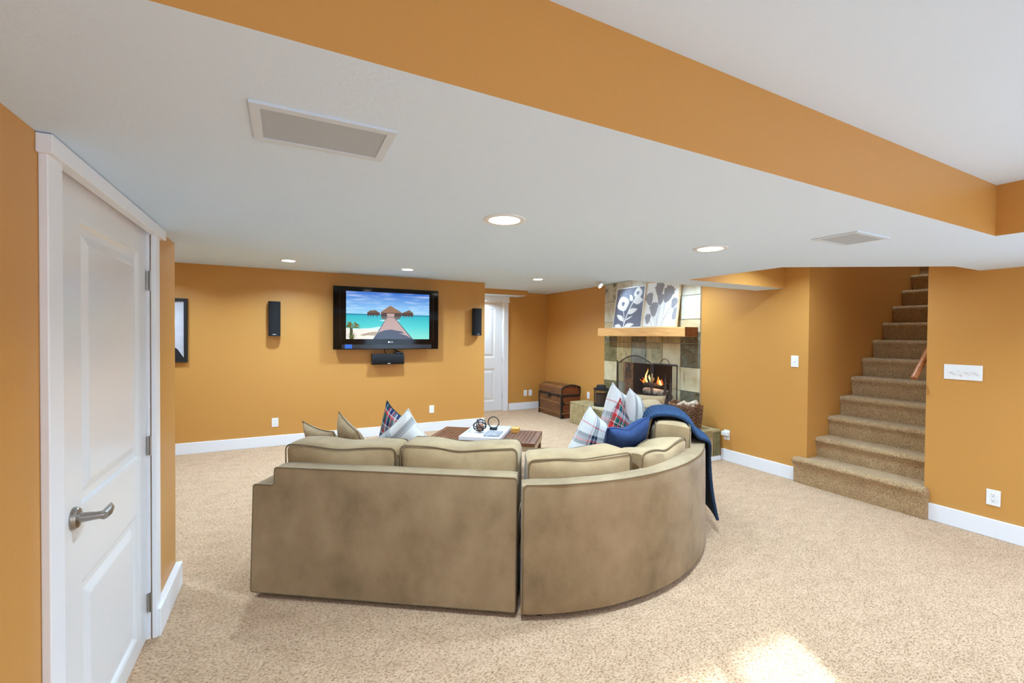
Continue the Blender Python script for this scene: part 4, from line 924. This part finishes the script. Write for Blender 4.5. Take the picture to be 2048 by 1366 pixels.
for a, R in ((WA0+4, RO-.07), (WA1-4, RO-.07), (18, RO-.07), (18, .7)): B().lathe([(.001, 0), (.022, 0), (.028, .032), (.001, .032)], 12, T(tuple(wd(a, R, 0)))).build('foot', BLACKM, sB)
# ---- far straight piece
sC = empty('sofa_section', tuple(sr(.7, .45, 0)), label='far straight section of the tan suede sectional sofa facing away from the hearth', cat='sofa', group='tan suede sectional sofa')
L6 = .68
grid_box(lambda u, v, w: sr(u, v, w), .015, L6, .005, .125, ZF, WZ, 16, 3, 14, .018, (0, .004, 0), 7, .003).build('back_frame', SUEDE, sC, smooth=True)
grid_box(sr, .015, L6, .125, .80, ZF, .27, 12, 10, 4, .02).build('seat_base', SUEDE, sC, smooth=True)
grid_box(sr, .02, L6-.005, .16, .82, .272, .435, 10, 10, 4, .04, (.003, .005, .02), 30, .003).build('seat_cushion', SUEDE_C, sC, smooth=True)
u0, u1 = .02, L6-.01
fn = sag(lambda u, v, w: sr(u, v-.16*(w-.44), w), u0, u1, .44, .86, .01)
cu_ = grid_box(fn, u0, u1, .13, .36, .44, .86, 16, 8, 10, .05, (.006, .035, .03), 40, .01).build('back_cushion', SUEDE_C, sC, smooth=True)
for v in (.137, .353): piping(fn, loop(u0, u1, .44, .86, v, .006, .006, .045, .045), .0042, cu_)
for s_, t_ in ((.08, .07), (.08, .72), (L6-.07, .07), (L6-.07, .72)): B().lathe([(.001, 0), (.022, 0), (.028, .032), (.001, .032)], 12, T(tuple(sr(s_, t_, 0)))).build('foot', BLACKM, sC)

# ------------------------------------------------------------------ throw pillows
def pillow(name, quad, thick, mt, label, group, pipe=None, n=22, chop=.0, edge=.10, side=1, seed=0, uvs=(1, 1)):
    """quad: 3D corners BL, BR, TR, TL; two bulged skins meeting at a seam with drawn-in edges"""
    q = [Vector(p) for p in quad]; root_c = sum(q, Vector())/4
    nrm = (q[1]-q[0]).cross(q[3]-q[0]).normalized()
    def P(u, v): return (q[0]*(1-u)+q[1]*u)*(1-v)+(q[3]*(1-u)+q[2]*u)*v
    vs, fs, uv = [], [], []
    def pt(i, j, sgn):
        u, v = i/n, j/n; a, c = 2*u-1, 2*v-1
        # edges drawn inwards between the corners
        uu = .5+.5*a*(1-edge*(1-c*c)*abs(a)); vv = .5+.5*c*(1-edge*(1-a*a)*abs(c))
        p = P(uu, vv)
        if chop: p = p-Vector((0, 0, 1))*chop*math.exp(-((u-.5)/.22)**2)*max(0, v)**3
        h = thick/2*((1-a**4)*(1-c**4))**.55*(1-.25*chop*10*max(0, v)*math.exp(-((u-.5)/.3)**2))
        nn = mnoise.noise(Vector((u*4+seed*3.1, v*4, sgn*2.0)))*.012*(1-a*a)*(1-c*c)
        return p+nrm*sgn*(h+nn)
    idx = {}
    for sgn in (1, -1):
        for i in range(n+1):
            for j in range(n+1):
                edge_ = i in (0, n) or j in (0, n)
                if sgn == -1 and edge_: idx[sgn, i, j] = idx[1, i, j]; continue
                idx[sgn, i, j] = len(vs); vs.append(pt(i, j, sgn)); uv.append((i/n*uvs[0], j/n*uvs[1]))
        for i in range(n):
            for j in range(n):
                f = [idx[sgn, i, j], idx[sgn, i+1, j], idx[sgn, i+1, j+1], idx[sgn, i, j+1]]; fs.append(f if sgn == 1 else f[::-1])
    root = empty(name, (root_c.x, root_c.y, min(p.z for p in q)), 0, label, 'pillow', group)
    cv = B().add(vs, fs).build('cover', mt, root, smooth='all', uv=uv)
    ring = [pt(i, 0, 0) for i in range(n)]+[pt(n, j, 0) for j in range(n)]+[pt(n-i, n, 0) for i in range(n)]+[pt(0, n-j, 0) for j in range(n)]
    B().tube(ring, .004, 6, closed=True).build('piping', pipe or mt, root, smooth=True)
    return root
nv2, rd2 = (24, 36, 62), (214, 30, 36)
w_, gy, nv_, gn, rd, bk, lg = (226, 223, 218), (128, 134, 142), (38, 50, 88), (40, 96, 88), (214, 44, 48), (40, 42, 48), (196, 200, 206)
PL1 = plaid('plaid_white', [(0, w_), (.26, rd2), (.28, w_), (.34, nv2), (.40, gy), (.45, nv2), (.50, w_), (.92, rd2), (.94, w_)], [(0, w_), (.40, nv2), (.46, rd2), (.485, gy), (.53, nv2), (.59, w_), (.74, rd2), (.76, w_)], 1.0, 1.0)
PL2 = plaid('plaid_dense', [(0, nv_), (.14, w_), (.17, gn), (.34, rd), (.42, lg), (.50, nv_), (.66, w_), (.70, rd), (.76, gy), (.90, w_)], [(0, gn), (.16, rd), (.24, w_), (.27, nv_), (.48, lg), (.56, rd), (.62, gy), (.80, w_), (.84, nv_)], 2.0, 2.4)
PL3 = plaid('plaid_red', [(0, rd), (.10, w_), (.13, gn), (.38, bk), (.42, w_), (.45, rd), (.60, lg), (.66, nv_), (.86, w_)], [(0, gn), (.12, w_), (.15, rd), (.32, bk), (.40, w_), (.44, gn), (.62, rd), (.72, lg), (.90, nv_)], 2.5, 2.3)
dk, tg = (26, 34, 44), (86, 108, 108)
PL4 = plaid('plaid_grey', [(0, w_), (.16, dk), (.24, gy), (.30, w_), (.60, dk), (.66, tg), (.74, dk), (.80, w_)], [(0, w_), (.10, tg), (.20, lg), (.26, rd2), (.30, tg), (.40, dk), (.46, gy), (.52, w_)], 1, 1)
GP = 'throw pillows on the sectional sofa'
S = lambda s, t, z: tuple(sl(s, t, z))
pillow('throw_pillow', [S(.17, .55, .46), S(.36, .50, .45), S(.262, .43, .852), S(-.062, .60, .880)], .15, SUEDE_C, 'tan throw pillow leaning furthest left on the low sofa arm', GP, PIPE, edge=.10, seed=1)
pillow('throw_pillow', [S(.20, .66, .45), S(.54, .56, .45), S(.38, .52, .835), S(.165, .68, .938)], .14, SUEDE_C, 'tan throw pillow with a raised corner, second from the left on the sofa', GP, PIPE, edge=.08, seed=2)
pillow('throw_pillow', [S(.30, .86, .46), S(.76, .82, .46), S(.665, .76, .86), S(.472, .80, 1.005)], .15, PL2, 'navy and red plaid throw pillow with tall pointed corner, left end of sofa', GP, edge=.10, seed=3)
pillow('throw_pillow', [S(.415, .61, .73), S(.66, .66, .455), S(.915, .60, .72), S(.712, .575, .99)], .15, PL4, 'pale grey plaid throw pillow in front of the navy plaid one, left end of sofa', GP, edge=.10, seed=4)
pillow('throw_pillow', [(1.96, 2.98, .45), (2.42, 2.93, .45), (2.37, 2.90, .76), (2.20, 2.90, .925)], .15, PL1, 'mostly white plaid throw pillow nearest the coffee table on the sofa corner', GP, edge=.08, seed=5)
pillow('throw_pillow', [(2.44, 3.16, .46), (2.88, 3.20, .46), (2.82, 3.14, .93), (2.62, 3.12, 1.075)], .16, PL1, 'tallest white plaid throw pillow standing behind the red plaid one', GP, edge=.08, seed=6, uvs=(1.0, 1.0))
pillow('throw_pillow', [(2.38, 3.04, .45), (2.74, 3.02, .45), (2.66, 2.97, .80), (2.57, 2.96, .955)], .12, PL3, 'red and green plaid throw pillow between the two white plaid ones', GP, edge=.06, seed=7)
pillow('throw_pillow', [(2.67, 3.03, .45), (2.95, 3.05, .45), (2.84, 3.00, .93), (2.70, 2.99, 1.03)], .15, PL4, 'grey striped plaid throw pillow right of the red plaid one', GP, edge=.02, seed=8)
pillow('throw_pillow', [(2.98, 3.36, .45), (3.22, 3.16, .45), (3.34, 3.18, .905), (3.02, 3.38, .93)], .15, SUEDE_C, 'tan throw pillow standing behind the plaid pillows on the far sofa section', GP, PIPE, edge=.06, seed=9)
pillow('throw_pillow', [(2.05, 2.60, .45), (2.50, 2.67, .45), (2.300, 2.335, .925), (1.915, 2.33, .872)], .15, NAVY, 'plain navy blue throw pillow leaning on the curved sofa corner', GP, NAVY, edge=.10, chop=.035, seed=10)

# ------------------------------------------------------------------ knitted throw over the back
path = [(1.060, .62), (1.064, .74), (1.078, .84), (1.118, .888), (1.19, .901), (1.27, .899), (1.345, .874), (1.392, .80), (1.42, .748), (1.465, .728), (1.496, .712), (1.505, .66), (1.510, .55), (1.520, .40), (1.540, .25), (1.572, .105)]
def resample(P, st_):
    out = [P[0]]
    for a, c_ in zip(P[:-1], P[1:]):
        L = math.hypot(c_[0]-a[0], c_[1]-a[1]); k = max(1, round(L/st_)); out += [(a[0]+(c_[0]-a[0])*i/k, a[1]+(c_[1]-a[1])*i/k) for i in range(1, k+1)]
    return out
# smooth then sample so that each knit row is a ridge
def chaikin(P):
    out = [P[0]]
    for a, c_ in zip(P[:-1], P[1:]): out += [(.75*a[0]+.25*c_[0], .75*a[1]+.25*c_[1]), (.25*a[0]+.75*c_[0], .25*a[1]+.75*c_[1])]
    return out+[P[-1]]
ph = resample(chaikin(chaikin(path)), .0045); na = 44; vs = []; fs = []
an0, an1 = 38.5, 60.0
th = .016
tot = len(ph)
def edge_shift(t): return -3.0*max(0, .35-t)/.35+8.0*max(0, min(1, (t-.45)/.2))
def off(i):
    a = ph[max(i-1, 0)]; c_ = ph[min(i+1, tot-1)]; dx, dz = c_[0]-a[0], c_[1]-a[1]; L = math.hypot(dx, dz) or 1; return (-dz/L, dx/L)
for side in (0, 1):
    for i, (R, z) in enumerate(ph):
        nx, nz_ = off(i); t = i/tot
        for j in range(na+1):
            q = j/na; a = an0+(an1-an0)*q+edge_shift(t)*(1-q)
            ridge = (.0095*(.5+.5*cos(2*pi*(i/4.0+.25*(j % 2)))) if i < tot-14 else .004*(.5+.5*cos(pi*j)))
            o_ = (th+ridge if side == 0 else 0)
            e = min(q, 1-q); o_ = o_*min(1, .35+e*14) if side == 0 else o_
            vs.append(wd(a, R+nx*o_, z+nz_*o_))
M_ = na+1
for side in (0, 1):
    for i in range(tot-1):
        for j in range(na):
            k = side*tot*M_; f = [k+i*M_+j, k+i*M_+j+1, k+(i+1)*M_+j+1, k+(i+1)*M_+j]; fs.append(f if side == 0 else f[::-1])
k = tot*M_
for i in range(tot-1):
    for j in (0, na): fs.append([i*M_+j, (i+1)*M_+j, k+(i+1)*M_+j, k+i*M_+j])
for j in range(na):
    for i in (0, tot-1): fs.append([i*M_+j, i*M_+j+1, k+i*M_+j+1, k+i*M_+j])
bl = empty('throw_blanket', tuple(wd(49, 1.57, .12)), 0, 'blue chunky knit throw draped over the back of the curved sofa', 'blanket')
bo = B().add(vs, fs).build('knit', KNIT, bl, smooth='all')
edge_pts = []
for i, (R, z) in enumerate(ph):
    nx, nz_ = off(i); t = i/tot; edge_pts.append(wd(an0+edge_shift(t), R+nx*.01, z+nz_*.01))
B().tube(edge_pts[::3], [.0105+.002*(i % 2) for i in range(len(edge_pts[::3]))], 6).build('ribbed_edge', KNIT_B, bl, smooth=True)

# ------------------------------------------------------------------ coffee table
tA = Vector((1.668, 4.917, 0)); ux = Vector((.786, -.618, 0)).normalized(); uy = Vector((-ux.y, ux.x, 0))*-1   # ux along the back edge, uy towards the sofa
def tb(u, v, z): return tA+ux*u+uy*v+Vector((0, 0, z))
TL, TWd, TZ = 1.12, .60, .42
ct = empty('coffee_table', tuple(tb(TL/2, TWd/2, 0)), label='low brown wooden coffee table with pierced lattice top between the sofa sections', cat='table')
def tbox(name, u0, u1, v0, v1, z0_, z1_, mt, par, kind=None):
    vs = [tb(u, v, z) for z in (z0_, z1_) for u, v in ((u0, v0), (u1, v0), (u1, v1), (u0, v1))]
    return B().add(vs, [[3, 2, 1, 0], [4, 5, 6, 7], [0, 1, 5, 4], [1, 2, 6, 5], [2, 3, 7, 6], [3, 0, 4, 7]])
b = B()
for q in ((0, TL, 0, .045), (0, TL, TWd-.045, TWd), (0, .045, .045, TWd-.045), (TL-.045, TL, .045, TWd-.045)): 
    t_ = tbox('', *q, TZ-.03, TZ, TABW, ct); b.add(t_.v, t_.f)
b.build('top_frame', TABW, ct)
b = B(); nu, nv2 = 26, 13
for k in range(nu+1): 
    u = .045+(TL-.09)*k/nu; t_ = tbox('', u-.009, u+.009, .045, TWd-.045, TZ-.010, TZ-.002, TABW, ct); b.add(t_.v, t_.f)
for k in range(nv2+1):
    v = .045+(TWd-.09)*k/nv2; t_ = tbox('', .045, TL-.045, v-.011, v+.011, TZ-.009, TZ-.001, TABW, ct); b.add(t_.v, t_.f)
b.build('lattice', TABW, ct, kind='stuff')
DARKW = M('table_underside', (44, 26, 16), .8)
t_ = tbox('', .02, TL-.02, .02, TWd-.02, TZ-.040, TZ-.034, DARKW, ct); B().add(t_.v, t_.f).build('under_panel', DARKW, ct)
LIGHTE = wood('table_edge', (196, 172, 140), (170, 142, 108), .5)
b = B()
for q in ((.012, TL-.012, .012, .03), (.012, TL-.012, TWd-.03, TWd-.012), (.012, .03, .03, TWd-.03), (TL-.004, TL+.001, 0, TWd)): t_ = tbox('', *q, TZ-.085, TZ-.031, TABW, ct); b.add(t_.v, t_.f)
b.build('apron', LIGHTE, ct)
for u in (.01, TL-.065):
    for v in (.01, TWd-.065): t_ = tbox('', u, u+.055, v, v+.055, 0, TZ-.05, TABW, ct); B().add(t_.v, t_.f).build('leg', TABW, ct)
# tray
ty0, ty1 = .34, .77
tr_ = empty('serving_tray', tuple(tb((ty0+ty1)/2, TWd/2, TZ)), label='white serving tray across the middle of the lattice coffee table', cat='tray')
TRW = M('tray_white', (232, 234, 240), .3)
t_ = tbox('', ty0, ty1, .0, TWd, TZ+.001, TZ+.01, TRW, tr_); B().add(t_.v, t_.f).build('bottom', TRW, tr_)
b = B()
for q in ((ty0, ty0+.012, 0, TWd), (ty1-.012, ty1, 0, TWd), (ty0+.012, ty1-.012, 0, .012), (ty0+.012, ty1-.012, TWd-.012, TWd)): t_ = tbox('', *q, TZ+.01, TZ+.036, TRW, tr_); b.add(t_.v, t_.f)
b.build('rim', TRW, tr_)
kz = TZ+.011
kn = empty('wire_knot', tuple(tb(.45, .30, kz)), label='dark looped metal knot sculpture holding a copper ball in the tray', cat='ornament')
kc = tb(.47, .26, kz+.075)
for k, (tilt, yaw, r_) in enumerate(((.3, .2, .072), (1.1, 1.3, .070), (-.9, 2.2, .072), (.75, 2.9, .070), (1.5, .7, .071))):
    Mx = Matrix.Translation(kc) @ Matrix.Rotation(yaw, 4, 'Z') @ Matrix.Rotation(tilt, 4, 'X')
    B().tube([Mx @ Vector((r_*cos(2*pi*i/28), .95*r_*sin(2*pi*i/28), .008*sin(4*pi*i/28))) for i in range(28)], .0048, 6, closed=True).build('loop', BLACKM, kn, smooth=True)
bm = bmesh.new(); bmesh.ops.create_uvsphere(bm, u_segments=20, v_segments=12, radius=.046)
o = B().bm(bm, 0, Matrix.Translation(kc-Vector((0, 0, .022)))).build('ball', M('copper_ball', (176, 124, 96), .5, c2=(150, 96, 70), scale=30), kn, smooth='all'); tag(o, 'copper coloured ball')
rg = empty('ring_ornament', tuple(tb(.60, .10, kz)), label='dark metal ring on a small block base at the back of the tray', cat='ornament')
rc = tb(.585, .10, kz+.082)
B().tube([rc+ux*(.062*cos(2*pi*i/32))+Vector((0, 0, .062*sin(2*pi*i/32))) for i in range(32)], .0055, 8, closed=True).build('ring', BLACKM, rg, smooth=True)
t_ = tbox('', .545, .625, .075, .125, kz, kz+.022, BLACKM, rg); B().add(t_.v, t_.f).build('base', BLACKM, rg)
o = B(); 
for (u0, u1, v0, v1, z0_, z1_) in ((.56, .72, .22, .44, kz, kz+.018),): t_ = tbox('', u0, u1, v0, v1, z0_, z1_, PAPER, None); o.add(t_.v, t_.f)
mg = empty('magazine', tuple(tb(.64, .33, kz)), label='grey covered magazine lying in the white tray', cat='magazine')
o.build('cover', M('grey_cover', (176, 174, 176), .5, c2=(120, 118, 122), scale=30), mg)
ob = empty('coaster_stack', tuple(tb(.82, .12, TZ)), label='yellow wooden coaster stack right of the tray on the coffee table', cat='coasters')
OCH = M('ochre_wood', (226, 162, 72), .5)
for k in range(4): t_ = tbox('', .795, .875, .05, .15, TZ+.001+k*.011, TZ+.011+k*.011, OCH, ob); B().add(t_.v, t_.f).build('coaster', OCH, ob)
